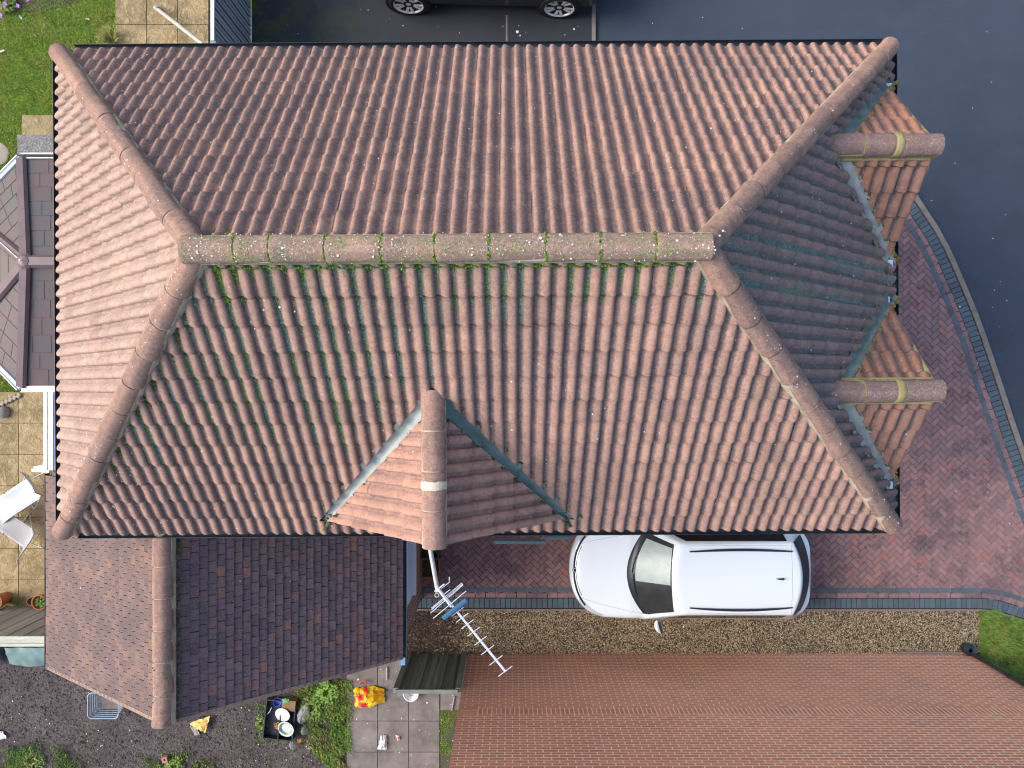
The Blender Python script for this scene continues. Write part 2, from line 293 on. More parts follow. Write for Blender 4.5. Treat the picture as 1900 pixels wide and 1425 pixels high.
# ------------------------------------------------------------------ mesh builder
OFF = {}
class MB:
    def __init__(s): s.v = []; s.f = []; s.c = []
    def add(s, vs, fs, c=(0, 0, 0)):
        n = len(s.v); s.v += [tuple(v) for v in vs]; s.f += [tuple(i + n for i in f) for f in fs]; s.c += [c] * len(vs)
    def box(s, lo, hi, M=None):
        x0, y0, z0 = lo; x1, y1, z1 = hi
        vs = [Vector(p) for p in ((x0, y0, z0), (x1, y0, z0), (x1, y1, z0), (x0, y1, z0), (x0, y0, z1), (x1, y0, z1), (x1, y1, z1), (x0, y1, z1))]
        if M is not None: vs = [M @ p for p in vs]
        s.add(vs, [(0, 3, 2, 1), (4, 5, 6, 7), (0, 1, 5, 4), (1, 2, 6, 5), (2, 3, 7, 6), (3, 0, 4, 7)])
    def prism(s, poly, z0, z1):
        n = len(poly); a = sum(poly[i][0] * poly[(i + 1) % n][1] - poly[(i + 1) % n][0] * poly[i][1] for i in range(n))
        if a < 0: poly = poly[::-1]
        s.add([(p[0], p[1], z0) for p in poly] + [(p[0], p[1], z1) for p in poly],
              [tuple(range(n - 1, -1, -1)), tuple(range(n, 2 * n))] + [(i, (i + 1) % n, n + (i + 1) % n, n + i) for i in range(n)])
    def frame(s, d):
        d = d.normalized(); up = Vector((0, 0, 1)) if abs(d.z) < .95 else Vector((1, 0, 0))
        a = d.cross(up).normalized(); return a, a.cross(d).normalized()
    def tube(s, pts, r, n=8, caps=True):
        pts = [Vector(p) for p in pts]; m = len(pts); rr = r if isinstance(r, (list, tuple)) else [r] * m; vs = []
        a = None
        for i, p in enumerate(pts):
            d = (pts[min(i + 1, m - 1)] - pts[max(i - 1, 0)]).normalized()
            if a is None: a, b = s.frame(d)
            else: a = (a - d * a.dot(d)).normalized(); b = a.cross(d)
            for k in range(n):
                t = 2 * math.pi * k / n; vs.append(p + a * math.cos(t) * rr[i] + b * math.sin(t) * rr[i])
        fs = [(i * n + k, i * n + (k + 1) % n, (i + 1) * n + (k + 1) % n, (i + 1) * n + k) for i in range(m - 1) for k in range(n)]
        if caps: fs += [tuple(range(n)), tuple(range((m - 1) * n, m * n))[::-1]]
        s.add(vs, fs)
    def bar(s, p, q, w_, h_, up=(0, 0, 1)):
        p, q = Vector(p), Vector(q); d = (q - p).normalized(); u = Vector(up); a = d.cross(u).normalized(); b = a.cross(d)
        vs = [x + a * i * w_ / 2 + b * j * h_ / 2 for x in (p, q) for i, j in ((-1, -1), (1, -1), (1, 1), (-1, 1))]
        s.add(vs, [(0, 1, 2, 3), (7, 6, 5, 4)] + [(k, k + 4, (k + 1) % 4 + 4, (k + 1) % 4) for k in range(4)])
    def lathe(s, prof, c, n=24, M=None):
        vs = []; c = Vector(c)
        for r, z in prof:
            for k in range(n):
                t = 2 * math.pi * k / n; p = Vector((r * math.cos(t), r * math.sin(t), z))
                vs.append((M @ p if M is not None else p) + c)
        m = len(prof)
        s.add(vs, [(i * n + k, i * n + (k + 1) % n, (i + 1) * n + (k + 1) % n, (i + 1) * n + k) for i in range(m - 1) for k in range(n)])
    def grid(s, fn, nu, nv, c=None, flip=False):
        vs = [fn(i / nu, j / nv) for j in range(nv + 1) for i in range(nu + 1)]
        q = [(j * (nu + 1) + i, j * (nu + 1) + i + 1, (j + 1) * (nu + 1) + i + 1, (j + 1) * (nu + 1) + i) for j in range(nv) for i in range(nu)]
        if flip: q = [f[::-1] for f in q]
        s.add(vs, q)
        if c: s.c[-len(vs):] = [c(i / nu, j / nv) for j in range(nv + 1) for i in range(nu + 1)]
    def lump(s, p, r, fl=.7):
        vs = []; p = Vector(p); ph = random.random() * 6
        for z, q, n in ((-.5, .8, 5), (.25, .95, 5)):
            for k in range(n): t = ph + 2 * math.pi * k / n + (0 if z < 0 else .6); vs.append(p + Vector((math.cos(t) * q, math.sin(t) * q, z * fl)) * r * random.uniform(.75, 1.2))
        vs.append(p + Vector((0, 0, fl * r)))
        s.add(vs, [(i, (i + 1) % 5, 5 + (i + 1) % 5, 5 + i) for i in range(5)] + [(5 + i, 5 + (i + 1) % 5, 10) for i in range(5)])
    def build(s, name, mat, parent=None, smooth=False, local=False, cuts=None, holes=None, color=False):
        me = bpy.data.meshes.new(name)
        off = Vector((0, 0, 0)) if (local or parent is None) else OFF.get(parent.name, Vector((0, 0, 0)))
        me.from_pydata([tuple(Vector(v) - off) for v in s.v], [], s.f)
        if color:
            at = me.color_attributes.new('tint', 'FLOAT_COLOR', 'POINT')
            at.data.foreach_set('color', np.array([(tuple(c) + (0,))[:4] for c in s.c], dtype=np.float32).ravel())
        if cuts or holes:
            bm = bmesh.new(); bm.from_mesh(me)
            for co, no in cuts or []:
                bmesh.ops.bisect_plane(bm, geom=bm.verts[:] + bm.edges[:] + bm.faces[:], plane_co=Vector(co) - off, plane_no=no, clear_outer=True)
            for tri in holes or []:
                tr = [Vector(p) - off for p in tri]; n = len(tr); c = sum(tr, Vector()) / n; pl = []
                for i in range(n):
                    e = tr[(i + 1) % n] - tr[i]; no = Vector((e.y, -e.x, 0)).normalized()
                    if no.dot(c - tr[i]) > 0: no = -no
                    pl.append((tr[i], no)); bmesh.ops.bisect_plane(bm, geom=bm.verts[:] + bm.edges[:] + bm.faces[:], plane_co=tr[i], plane_no=no)
                kill = [f for f in bm.faces if all((f.calc_center_median() - p).dot(no) < 0 for p, no in pl)]
                bmesh.ops.delete(bm, geom=kill, context='FACES')
            bm.to_mesh(me); bm.free()
        me.update()
        if smooth: me.polygons.foreach_set('use_smooth', [True] * len(me.polygons))
        me.materials.append(mat)
        o = bpy.data.objects.new(name, me); COL.objects.link(o)
        if parent: o.parent = parent; OFF[o.name] = off
        if smooth == 'auto':
            md = o.modifiers.new('split', 'EDGE_SPLIT'); md.split_angle = R(38)
        return o
def tag(o, label=None, cat=None, group=None, kind=None):
    for k, v in (('label', label), ('category', cat), ('group', group), ('kind', kind)):
        if v: o[k] = v
    return o
def thing(name, label, cat, loc=(0, 0, 0), rz=0, group=None):
    o = bpy.data.objects.new(name, None); COL.objects.link(o); o.location = loc; o.rotation_euler = (0, 0, rz)
    o.empty_display_size = .2; OFF[o.name] = Vector(loc); return tag(o, label, cat, group)
def struct(name, mb, mat, **k): return tag(mb.build(name, mat, **k), kind='structure')
def copy_tree(o, parent=None):
    c = o.copy(); COL.objects.link(c); c.parent = parent
    for ch in list(o.children): copy_tree(ch, c)
    return c
def g2(px, py): p = P(px, py); return (p.x, p.y)

# ------------------------------------------------------------------ ground
def sheet(name, poly, z, mat, kind='structure'):
    mb = MB(); mb.prism(poly, z - .02, z); return tag(mb.build(name, mat), kind=kind)
m = MB(); m.grid(lambda u, v: (-120 + 240 * u, -120 + 240 * v, -.16), 20, 20); struct('ground', m, LAWNB)
sheet('road', [g2(1101, -2500), (60, 40), (60, -40), g2(3500, 1128), g2(1400, 1100), g2(1101, 300)], -.055, ROADM)
sheet('asphalt_driveway', [g2(467, -900), g2(1101, -900), g2(1101, 420), g2(467, 420)], .0, DRIVM)
m = MB(); m.box((*g2(1098, 300), -.03), (*g2(1105, -900), .012))
struct('kerb_strip', m, CONC)
m = MB(); m.box((*g2(938.5, 300), -.01), (*g2(941.5, 28), .004)); struct('concrete_joint_strip', m, CONC)
# soil, lawn, slabs
def rough_sheet(name, x0, y0, x1, y1, z, amp, mat, n=90):
    m = MB(); m.grid(lambda u, v: (x0 + (x1 - x0) * u, y0 + (y1 - y0) * v, z + amp * (mn.fractal(Vector((x0 + (x1 - x0) * u, y0 + (y1 - y0) * v, 3)) * 1.6, .9, 2, 5))), n, int(n * .5))
    return tag(m.build(name, mat, smooth=True), kind='structure')
a, b = g2(-500, 1900), g2(660, 1130); rough_sheet('soil', a[0], a[1], b[0], b[1], -.03, .035, SOIL, 120)
sheet('lawn', [g2(-900, -700), g2(219, -700), g2(219, 420), g2(219, 748), g2(-900, 748)], 0, LAWNB)
a, b = g2(1818, 1800), g2(3200, 1100)
sheet('verge_lawn', [g2(1818, 1132), g2(1860, 1141), g2(2100, 1225), g2(3000, 1500), g2(3000, 2400), g2(1818, 2400)], -.005, LAWNB)
sheet('moss_strip', [g2(812, 1318), g2(870, 1318), g2(870, 2000), g2(815, 2000)], -.004, SLAB)
def slabs(name, x0, y0, nx, ny, s, mat, z=0.03, gap=.012, skip=(), poly_ok=None):
    m = MB()
    for i in range(nx):
        for j in range(ny):
            if (i, j) in skip: continue
            a = x0 + i * s; b = y0 - j * s; dz = random.uniform(-.003, .003); g = gap / 2
            def fn(u, v, a=a, b=b, dz=dz): return (a + g + (s - gap) * u, b - s + g + (s - gap) * v, z + dz)
            m.grid(fn, 1, 1)
            m.box((a + g, b - s + g, -.03), (a + s - g, b - g, z + dz - .003))
    return struct(name, m, mat)
x, y = g2(273, 47); slabs('sandstone_path', x - .62, y + 3 * .62, 3, 5, .62, SAND)
m = MB(); m.box((*g2(219.5, 160), -.02), (*g2(392, -700), .012)); struct('path_bedding', m, simple('bedding', (.16, .12, .07), (.08, .09, .04), 5, .95, .1))
x, y = g2(36, 785); slabs('sandstone_patio', x - 5 * .624, y + .624, 11, 7, .624, SAND)
m = MB(); m.box((*g2(-260, 1134), -.02), (*g2(400, 727), .014)); struct('patio_bedding', m, simple('bedding_mossy', (.12, .13, .05), (.07, .08, .04), 5, .95, .1))
x, y = g2(701, 1337); slabs('grey_paving', x - .62, y + 2 * .618, 3, 7, .618, SLAB, z=.02)
x, y = g2(816, 1278); slabs('paving_edge', x + .01, y, 1, 1, .42, SLAB, z=.016)
m = MB(); m.box((*g2(645, 1900), -.02), (*g2(870, 1215), .006)); struct('paving_bedding', m, simple('paving_bed', (.09, .08, .06), (.06, .07, .04), 8, .95, .1))
# stepping stones and the like
m = MB(); m.box((*g2(43, 262), -.02), (*g2(112, 215), .035)); tag(m.build('paving_slab', SAND), 'sandstone slab laid in the lawn beside the pebbled block', 'slab')
m = MB(); m.lathe([(0, .035), (.2, .035), (.23, .02), (.235, -.02)], P(-4, 286) + Vector((0, 0, 0))); tag(m.build('stepping_stone', PINKS, smooth='auto'), 'round pinkish stepping stone at the left edge of the lawn', 'stone')
# driveway blocks
OUT = [g2(*p) for p in ((1640, 290), (1672, 335), (1704, 384), (1743, 445), (1776, 517), (1811, 602), (1846, 704), (1875, 792), (1900, 863), (1925, 933), (1950, 1003), (1985, 1100), (2012, 1180))]
def offs(pts, d):
    o = []
    for i, p in enumerate(pts):
        q, r_ = pts[max(i - 1, 0)], pts[min(i + 1, len(pts) - 1)]
        t = Vector((r_[0] - q[0], r_[1] - q[1])).normalized(); o.append((p[0] + t.y * d, p[1] - t.x * d))
    return o
def arc(pts, step):
    out = []; carry = 0
    for a_, b_ in zip(pts, pts[1:]):
        a_, b_ = Vector(a_), Vector(b_); l = (b_ - a_).length; t = carry
        while t < l: out.append((a_.lerp(b_, t / l), (b_ - a_).normalized())); t += step
        carry = t - l
    return out
def smoothp(pts, k=4):
    out = []
    for i in range(len(pts) - 1):
        p0, p1, p2, p3 = [Vector(pts[max(0, min(len(pts) - 1, i + q))]) for q in (-1, 0, 1, 2)]
        for j in range(k):
            t = j / k; out.append(tuple(.5 * ((2 * p1) + (p2 - p0) * t + (2 * p0 - 5 * p1 + 4 * p2 - p3) * t * t + (3 * p1 - p0 - 3 * p2 + p3) * t ** 3)))
    return out + [pts[-1]]
OUT = smoothp(OUT)
SOU = smoothp([g2(*p) for p in ((700, 1129), (1000, 1129.5), (1400, 1130), (1700, 1130), (1800, 1130), (1838, 1132), (1870, 1140), (1925, 1158), (2050, 1205))])
def block(m, c, t, l, w_, z, g=.006):
    M = Matrix.Translation((c[0], c[1], 0)) @ Matrix.Rotation(math.atan2(t[1], t[0]), 4, 'Z')
    h = z + random.uniform(-.002, .002); l2, w2 = l / 2 - g / 2, w_ / 2 - g / 2; e = .005
    vs = [M @ Vector(p) for p in ((-l2, -w2, -.03), (l2, -w2, -.03), (l2, w2, -.03), (-l2, w2, -.03), (-l2, -w2, h - e), (l2, -w2, h - e), (l2, w2, h - e), (-l2, w2, h - e),
          (-l2 + e, -w2 + e, h), (l2 - e, -w2 + e, h), (l2 - e, w2 - e, h), (-l2 + e, w2 - e, h))]
    m.add(vs, [(0, 1, 5, 4), (1, 2, 6, 5), (2, 3, 7, 6), (3, 0, 4, 7), (4, 5, 9, 8), (5, 6, 10, 9), (6, 7, 11, 10), (7, 4, 8, 11), (8, 9, 10, 11)])
mb_, mr_ = MB(), MB()
def rows(path, s):
    for (c, t) in arc(offs(path, s * .115), .1045): block(mb_, c, t, .1, .2, .012)
    for (c, t) in arc(offs(path, s * .27), .206): block(mr_, c, t, .2, .1, .012)
    for (c, t) in arc(offs(path, s * .374), .206): block(mb_, c, t, .2, .1, .012)
rows(OUT, 1); rows(SOU, -1)
struct('driveway_border_blue', mb_, PAVBLUE); struct('driveway_border_red', mr_, PAVRED)
m = MB()
def inside(p, poly):
    c = False
    for i in range(len(poly)):
        a, b = poly[i], poly[i - 1]
        if (a[1] > p[1]) != (b[1] > p[1]) and p[0] < (b[0] - a[0]) * (p[1] - a[1]) / (b[1] - a[1]) + a[0]: c = not c
    return c
inner = offs(OUT, .27); innS = offs(SOU, -.27)
poly = inner[:] + [(11, -4.5)] + [p for p in innS[::-1] if p[0] < 10.3]
poly = [(-1.85, 3.0), (1.0, 3.9)] + inner + [p for p in innS[::-1] if p[0] < inner[-1][0]] + [(-1.85, -4.1)]
c45 = math.cos(R(45)); S = .1025
for i in range(-150, 150):
    for j in range(-150, 150):
        k = (i - j) % 4
        if k == 0: cx, cy, t = i + 1.0, j + .5, (c45, c45)
        elif k == 2: cx, cy, t = i + .5, j, (-c45, c45)
        else: continue
        cx *= S; cy *= S; wx, wy = cx * c45 - cy * c45, cx * c45 + cy * c45
        if wx < -1.9 or wx > 11.6 or wy > 4.5 or wy < -4.6: continue
        if wx < 4.0 and wy > -2.0: continue
        if inside((wx, wy), poly): block(m, (wx, wy), t, S * 2, S, .006)
struct('block_driveway', m, PAVRED)
sheet('driveway_bedding', [(-1.9, 4.2), (.9, 4.2)] + offs(OUT, -.02) + [(11.6, -5.3), (10.3, -4.75), (9.5, -4.58), (-1.9, -4.49)], -.012, SANDB)
m = MB(); q = arc(offs(OUT, -.055), .45)
for (c, t), (d, t2) in zip(q, q[1:]):
    c, d = Vector((*c, -.01)), Vector((*d, -.01)); e = (d - c) * .004; m.bar(c + e, d - e, .10, .06)
struct('kerb', m, CONC)
m = MB(); q = offs(SOU, .02)
for c, d in zip(q, q[1:]): m.bar((*c, -.008), (*d, -.008), .035, .04)
struct('concrete_haunch', m, CONC)
m = MB(); gx0, gx1 = g2(744, 0)[0], g2(1818, 0)[0]
m.grid(lambda u, v: (gx0 + (gx1 - gx0) * u, -5.42 + .93 * v, -.004 + .012 * mn.noise(Vector((u * 60, v * 6, 0)))), 200, 16); tag(m.build('gravel', GRAVEL), kind='stuff')
# loose stones on the gravel
m = MB()
for _ in range(2600):
    p = Vector((random.uniform(gx0 + .1, gx1), random.uniform(-5.36, -4.52), .004)); r = random.uniform(.006, .014); m.lump(p, r)
tag(m.build('pebbles', simple('pebble', (.34, .25, .15), (.16, .11, .07), 80, .85, .3, isl=.6)), kind='stuff')

# ------------------------------------------------------------------ grass and weeds
def blades(name, n, region, mat, h=(.02, .05), wd=.004, z=0.0, spread=1.0, kind='stuff', patch=None, parent=None):
    V = []; Fc = []
    k = 0
    while k < n:
        x_, y_ = region()
        if patch and mn.noise(Vector((x_ * patch[0], y_ * patch[0], 9))) < patch[1] + random.uniform(-.15, .15): 
            if random.random() > .04: k += 0; n -= 1; continue
        a_ = random.random() * 6.283; hh = random.uniform(*h); le = hh * spread * random.uniform(.3, 1.1)
        dx, dy = math.cos(a_), math.sin(a_); px_, py_ = -dy * wd, dx * wd; b0 = len(V)
        V += [(x_ - px_, y_ - py_, z), (x_ + px_, y_ + py_, z), (x_ + dx * le * .5 + px_ * .8, y_ + dy * le * .5 + py_ * .8, z + hh * .7), (x_ + dx * le * .5 - px_ * .8, y_ + dy * le * .5 - py_ * .8, z + hh * .7), (x_ + dx * le, y_ + dy * le, z + hh)]
        Fc += [(b0, b0 + 1, b0 + 2, b0 + 3), (b0 + 3, b0 + 2, b0 + 4)]; k += 1
    m = MB(); m.v = V; m.f = Fc; m.c = [(0, 0, 0)] * len(V)
    o = m.build(name, mat, parent)
    return tag(o, kind=kind) if kind else o
def rect(px0, py0, px1, py1):
    a, b = g2(px0, py0), g2(px1, py1); return lambda: (random.uniform(a[0], b[0]), random.uniform(a[1], b[1]))
blades('grass', 42000, rect(-15, -15, 219, 345), GRASS, (.02, .045), .005)
blades('grass', 4000, rect(-15, 660, 60, 747), GRASS, (.02, .045), .005)
def vr():
    while 1:
        x_, y_ = rect(1816, 1130, 1915, 1310)()
        pe = -4.5 - max(0, x_ - 9.7) * .42
        if y_ < pe: return x_, y_
blades('grass', 15000, vr, GRASS2, (.025, .075), .005, patch=(3.5, -.22))
blades('grass', 7000, rect(816, 1316, 868, 1400), GRASS2, (.01, .03), .004, patch=(2.5, -.05))
def tri():
    while 1:
        u, v = random.random(), random.random(); px_ = 545 + u * 108; py_ = 1262 + v * 170
        if px_ > 560 + max(0, (1330 - py_)) * -.2 and not (py_ > 1370 and px_ < 560 + (py_ - 1370) * .9): return g2(px_, py_)
blades('weeds', 9000, tri, WEED, (.02, .08), .008, patch=(3.0, -.1))
blades('weeds', 3500, tri, GRASS2, (.03, .09), .005, patch=(2.0, .0))
def gz(cx, cy, sx, sy): return lambda: g2(random.gauss(cx, sx), random.gauss(cy, sy))
blades('weeds', 6500, gz(60, 1418, 45, 17), WEED, (.02, .06), .007, patch=(3.2, .0))
blades('weeds', 2200, gz(325, 1420, 36, 13), WEED, (.02, .06), .007, patch=(3.2, .02))
blades('weeds', 2200, gz(505, 1345, 26, 32), WEED, (.02, .05), .006, patch=(3.5, .02))
blades('weeds', 2500, rect(-10, 1108, 90, 1128), GRASS, (.02, .06), .006, z=.02, patch=(4, 0))
blades('straw_grass', 1500, rect(600, 1262, 655, 1330), STRAW, (.02, .05), .004)
def leaf_plant(name, c, n, r, mat, label, cat, hh=.2, wd=.022, group=None):
    m = MB(); c = Vector(c)
    for _ in range(n):
        a_ = random.random() * 6.283; t = random.uniform(.25, 1); d = Vector((math.cos(a_), math.sin(a_), 0)); q = c + d * r * t * .7 + Vector((0, 0, hh * random.uniform(.4, 1) * (1.1 - t * .5)))
        s_ = Vector((-d.y, d.x, 0)) * wd * random.uniform(.7, 1.2); L_ = d * wd * 2.4 * random.uniform(.7, 1.3) + Vector((0, 0, random.uniform(-.03, .02)))
        m.add([q - L_ * .1, q + s_ + L_ * .4, q + L_, q - s_ + L_ * .4], [(0, 1, 2, 3)])
        if random.random() < .2: m.tube([c, q], .0025, 4, False)
    return tag(m.build(name, mat), label, cat, group)
# flower bed
sheet('flower_bed', [g2(-200, 26), g2(15, 24), g2(60, 21), g2(115, 14), g2(150, 2), g2(175, -60), g2(-200, -60)], .012, SOIL)
leaf_plant('flowering_plant', P(14, 6), 420, .30, WEED, 'leafy plant with violet flowers in the top left bed', 'plant', .22)
fp = bpy.data.objects['flowering_plant']
for (px, py) in ((10, 9), (33, 12), (52, 0), (2, 30), (40, -6)):
    m = MB(); c = P(px, py, .2)
    for k in range(26):
        a_ = random.random() * 6.28; d = Vector((math.cos(a_), math.sin(a_), random.uniform(.1, .8))) * random.uniform(.015, .055); s_ = Vector((-d.y, d.x, 0)).normalized() * .014
        m.add([c + d * .2, c + d * .7 + s_, c + d, c + d * .7 - s_], [(0, 1, 2, 3)])
    m.build('blossom', VIOLET, fp)
m = MB(); c = P(212, 80)
for _ in range(240):
    a_ = random.uniform(1.4, 4.6) if random.random() < .7 else random.uniform(0, 6.28); L_ = random.uniform(.12, .36); d = Vector((math.cos(a_), math.sin(a_), 0)); s_ = Vector((-d.y, d.x, 0)) * .005
    q = [c + d * L_ * t + Vector((0, 0, .18 * math.sin(min(t * 2.2, 2.6)))) for t in (0, .35, .7, 1)]
    m.add([q[0] - s_, q[0] + s_, q[1] + s_, q[1] - s_, q[2] + s_ * .7, q[2] - s_ * .7, q[3]], [(0, 1, 2, 3), (3, 2, 4, 5), (5, 4, 6)])
tag(m.build('grass_tuft', STRAW), 'yellowing tuft of long grass at the corner of the sandstone path', 'grass tuft')
for i, (px, py, a_, L_) in enumerate(((38, 32, -60, .1), (82, 46, -65, .06), (108, 44, 90, .05), (162, 35, -15, .08), (65, 66, -40, .06), (2, 95, 20, .13), (188, 38, 0, .03), (72, 62, -50, .04))):
    m = MB(); c = P(px, py, .035); d = Vector((math.cos(R(a_)), math.sin(R(a_)), 0)); s_ = Vector((-d.y, d.x, 0))
    m.grid(lambda u, v: c + d * (u - .5) * L_ + s_ * (v - .5) * L_ * .4 * math.sin(.4 + u * 2.4) + Vector((0, 0, .012 * math.sin(v * 3 + u * 4))), 5, 3)
    lab = ['long pale scrap lying below the flower bed', 'small pale scrap in the middle of the lawn', 'small upright pale scrap right of the middle scrap', 'pale scrap near the sandstone path', 'pale scrap nearest the roof corner on the lawn', 'folded pale scrap at the left edge of the lawn', 'tiny pale scrap beside the path edge', 'tiny pale scrap above the roof corner scrap'][i]
    tag(m.build('paper_scrap', PAPER), lab, 'scrap', 'pale scraps on the lawn')
# small pale litter on soil, moss strip and asphalt
m = MB()
def bits(n, reg, zz=.0):
    for _ in range(n):
        x_, y_ = reg(); m.lump((x_, y_, zz + .004), random.uniform(.004, .013) * (1.8 if random.random() < .07 else 1), .4)
bits(90, rect(0, 1250, 640, 1425)); bits(60, rect(560, 1270, 650, 1420), .02); bits(60, rect(655, 1225, 845, 1425), .02); bits(16, rect(480, 0, 1090, 80), .0); bits(26, rect(1670, 500, 1880, 1100), .006)
bits(5, rect(1110, 0, 1900, 60), -.055); bits(8, rect(1700, 60, 1900, 600), -.055); bits(90, rect(790, 1140, 1810, 1205), 0)
tag(m.build('pale_fragments', PAPER), kind='stuff')
m = MB()
for _ in range(4200):
    x_, y_ = rect(748, 1135, 890, 1212)(); 
    if random.random() < ((x_ - g2(770, 0)[0]) * .95): continue  # leaf drift, packed denser by the wall to stand in for dark shadow
    a_ = random.random() * 6.28; d = Vector((math.cos(a_), math.sin(a_), 0)) * .022; s_ = Vector((-d.y, d.x, 0)) * .5; c = Vector((x_, y_, random.uniform(.008, .03)))
    m.add([c - d, c - s_, c + d + Vector((0, 0, .008)), c + s_], [(0, 1, 2, 3)])
tag(m.build('dead_leaves', simple('dead_leaf', (.09, .055, .045), (.05, .035, .03), 9, .9, .2, isl=.5)), kind='stuff')

m = MB()
for _ in range(3200):
    x_, y_ = rect(-10, 1240, 650, 1432)(); m.lump((x_, y_, -.03 + .035 * mn.fractal(Vector((x_, y_, 3)) * 1.6, .9, 2, 5) + .004), random.uniform(.006, .022) * (1.6 if random.random() < .05 else 1), .6)
tag(m.build('soil_clods', simple('clod', (.10, .082, .078), (.055, .045, .045), 20, .95, .1, bump=.4, isl=.5)), kind='stuff')
# ------------------------------------------------------------------ tiled roofs
PROF = [(0, .0), (.018, -.001), (.034, .006), (.050, .019), (.068, .031), (.088, .039), (.106, .041), (.121, .037), (.131, .026), (.137, .010), (.142, .001), (.15, .0)]
def roman_slope(name, O, U, V, length, slen, mat, parent, cuts=None, holes=None, gauge=.335, u0=0.0, dens=None, flip=False, shade_lim=None):
    O, U, V = Vector(O), Vector(U).normalized(), Vector(V).normalized(); N = U.cross(V).normalized()
    if N.z < 0: N = -N; rev = True
    else: rev = False
    prof = PROF + [(.15 + u, h) for u, h in PROF[1:]]
    if flip: prof = [(.3 - u, h) for u, h in prof[::-1]]
    m = MB(); nc = int(length / .3) + 3; nr = int(slen / gauge) + 2; n = len(prof)
    for j in range(nr):
        for i in range(-1, nc):
            uu = i * .3 + u0; ss = j * gauge - .02; du = random.uniform(-.002, .002); dz = random.uniform(-.002, .003); ds = random.uniform(-.006, .006) - (.022 if random.random() < .012 else 0); rnd = random.random(); dz += .005 * random.random(); rot = random.uniform(-.008, .008)
            vs = []; cs = []
            for k, (sv, lift) in enumerate(((0, -.012), (0, .034), (.014, .036), (.6 * gauge, .015), (gauge - .034, .0035), (gauge - .012, .002), (gauge + .02, .001))):
                for (u, h) in prof:
                    hh = h if k else h * 1
                    uu2 = uu + u + du + sv * rot
                    p = O + U * uu2 + V * (ss + ds + sv) + N * (hh + lift + dz)
                    vs.append(p); pan = (1.0 if h < .012 else 0.0) if not shade_lim else (1.0 if (u % .15) < shade_lim or h < .012 else 0.0)  # north slope: dark area widened over gentle faces, painting in their shade
                    md = dens(p, pan, slen - (ss + sv)) if dens else 0
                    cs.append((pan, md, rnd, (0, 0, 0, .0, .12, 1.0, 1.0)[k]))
            fs = [(k * n + q, k * n + q + 1, (k + 1) * n + q + 1, (k + 1) * n + q) for k in range(6) for q in range(n - 1)]
            if rev: fs = [f[::-1] for f in fs]
            st = len(m.v); m.add(vs, fs); m.c[st:] = cs
    o = m.build(name, mat, parent, smooth='auto', cuts=cuts, holes=holes, color=True)
    return o
def plane_sheet(name, pts, mat, parent, dz=0):
    m = MB(); m.add([Vector(p) + Vector((0, 0, dz)) for p in pts], [tuple(range(len(pts)))]); return m.build(name, mat, parent)
def cap_run(name, p, q, r, mat, parent, seg=.45, lens=None, mort=MORTAR, mossd=0.0, sq=.86):
    p, q = Vector(p), Vector(q); L_ = (q - p).length; d = (q - p).normalized(); a = d.cross(Vector((0, 0, 1))).normalized(); b = a.cross(d)
    if b.z < 0: b = -b
    m = MB(); t = 0; k = 0; n = 14; joints = []
    while t < L_ - .02:
        l = min(seg * random.uniform(.96, 1.04) if not lens or k >= len(lens) else lens[k], L_ - t)
        if L_ - t - l < .15: l = L_ - t
        s0 = p + d * (t + .008) + a * random.uniform(-.009, .009); s1 = p + d * (t + l - .008) + a * random.uniform(-.009, .009)
        up = random.uniform(-.003, .010); rnd = random.random(); vs = []; cs = []
        for (c, rr) in ((s0, r * .0), (s0, r * 1.0), (s0 + d * .035, r * 1.035), (s0 + d * .055, r * 1.0), (s1, r * .95), (s1, 0)):
            for i in range(n + 1):
                th = math.pi * (i / n) * 1.16 - math.pi * .08
                vs.append(c + a * math.cos(th) * rr + b * (math.sin(th) * rr * sq + up)); cs.append((.45 + .3 * math.sin(i * 1.7), mossd * random.uniform(.6, 1.3), rnd))
        st = len(m.v); m.add(vs, [(j * (n + 1) + i, (j + 1) * (n + 1) + i, (j + 1) * (n + 1) + i + 1, j * (n + 1) + i + 1) for j in range(5) for i in range(n)]); m.c[st:] = cs
        t += l; k += 1; joints.append(p + d * t)
    o = m.build(name, mat, parent, smooth='auto', color=True)
    mm = MB(); vs = []
    for c in (p + d * .01, q - d * .01):
        for i in range(n + 1):
            th = math.pi * i / n * 1.1 - math.pi * .05; vs.append(c + a * math.cos(th) * (r * .90 + (.010 if i in (0, 1, n - 1, n) else 0)) + b * (math.sin(th) * r * .90 * sq))
        vs.append(c + a * -r * .99 + b * -.09); vs.append(c + a * r * .99 + b * -.09)
    nn_ = n + 3
    mm.add(vs, [(i, (i + 1) % nn_, nn_ + (i + 1) % nn_, nn_ + i) for i in range(nn_)] + [tuple(range(nn_)), tuple(range(nn_, 2 * nn_))[::-1]])
    mm.build('mortar_bed', mort, o)
    return o, joints, a, b, d

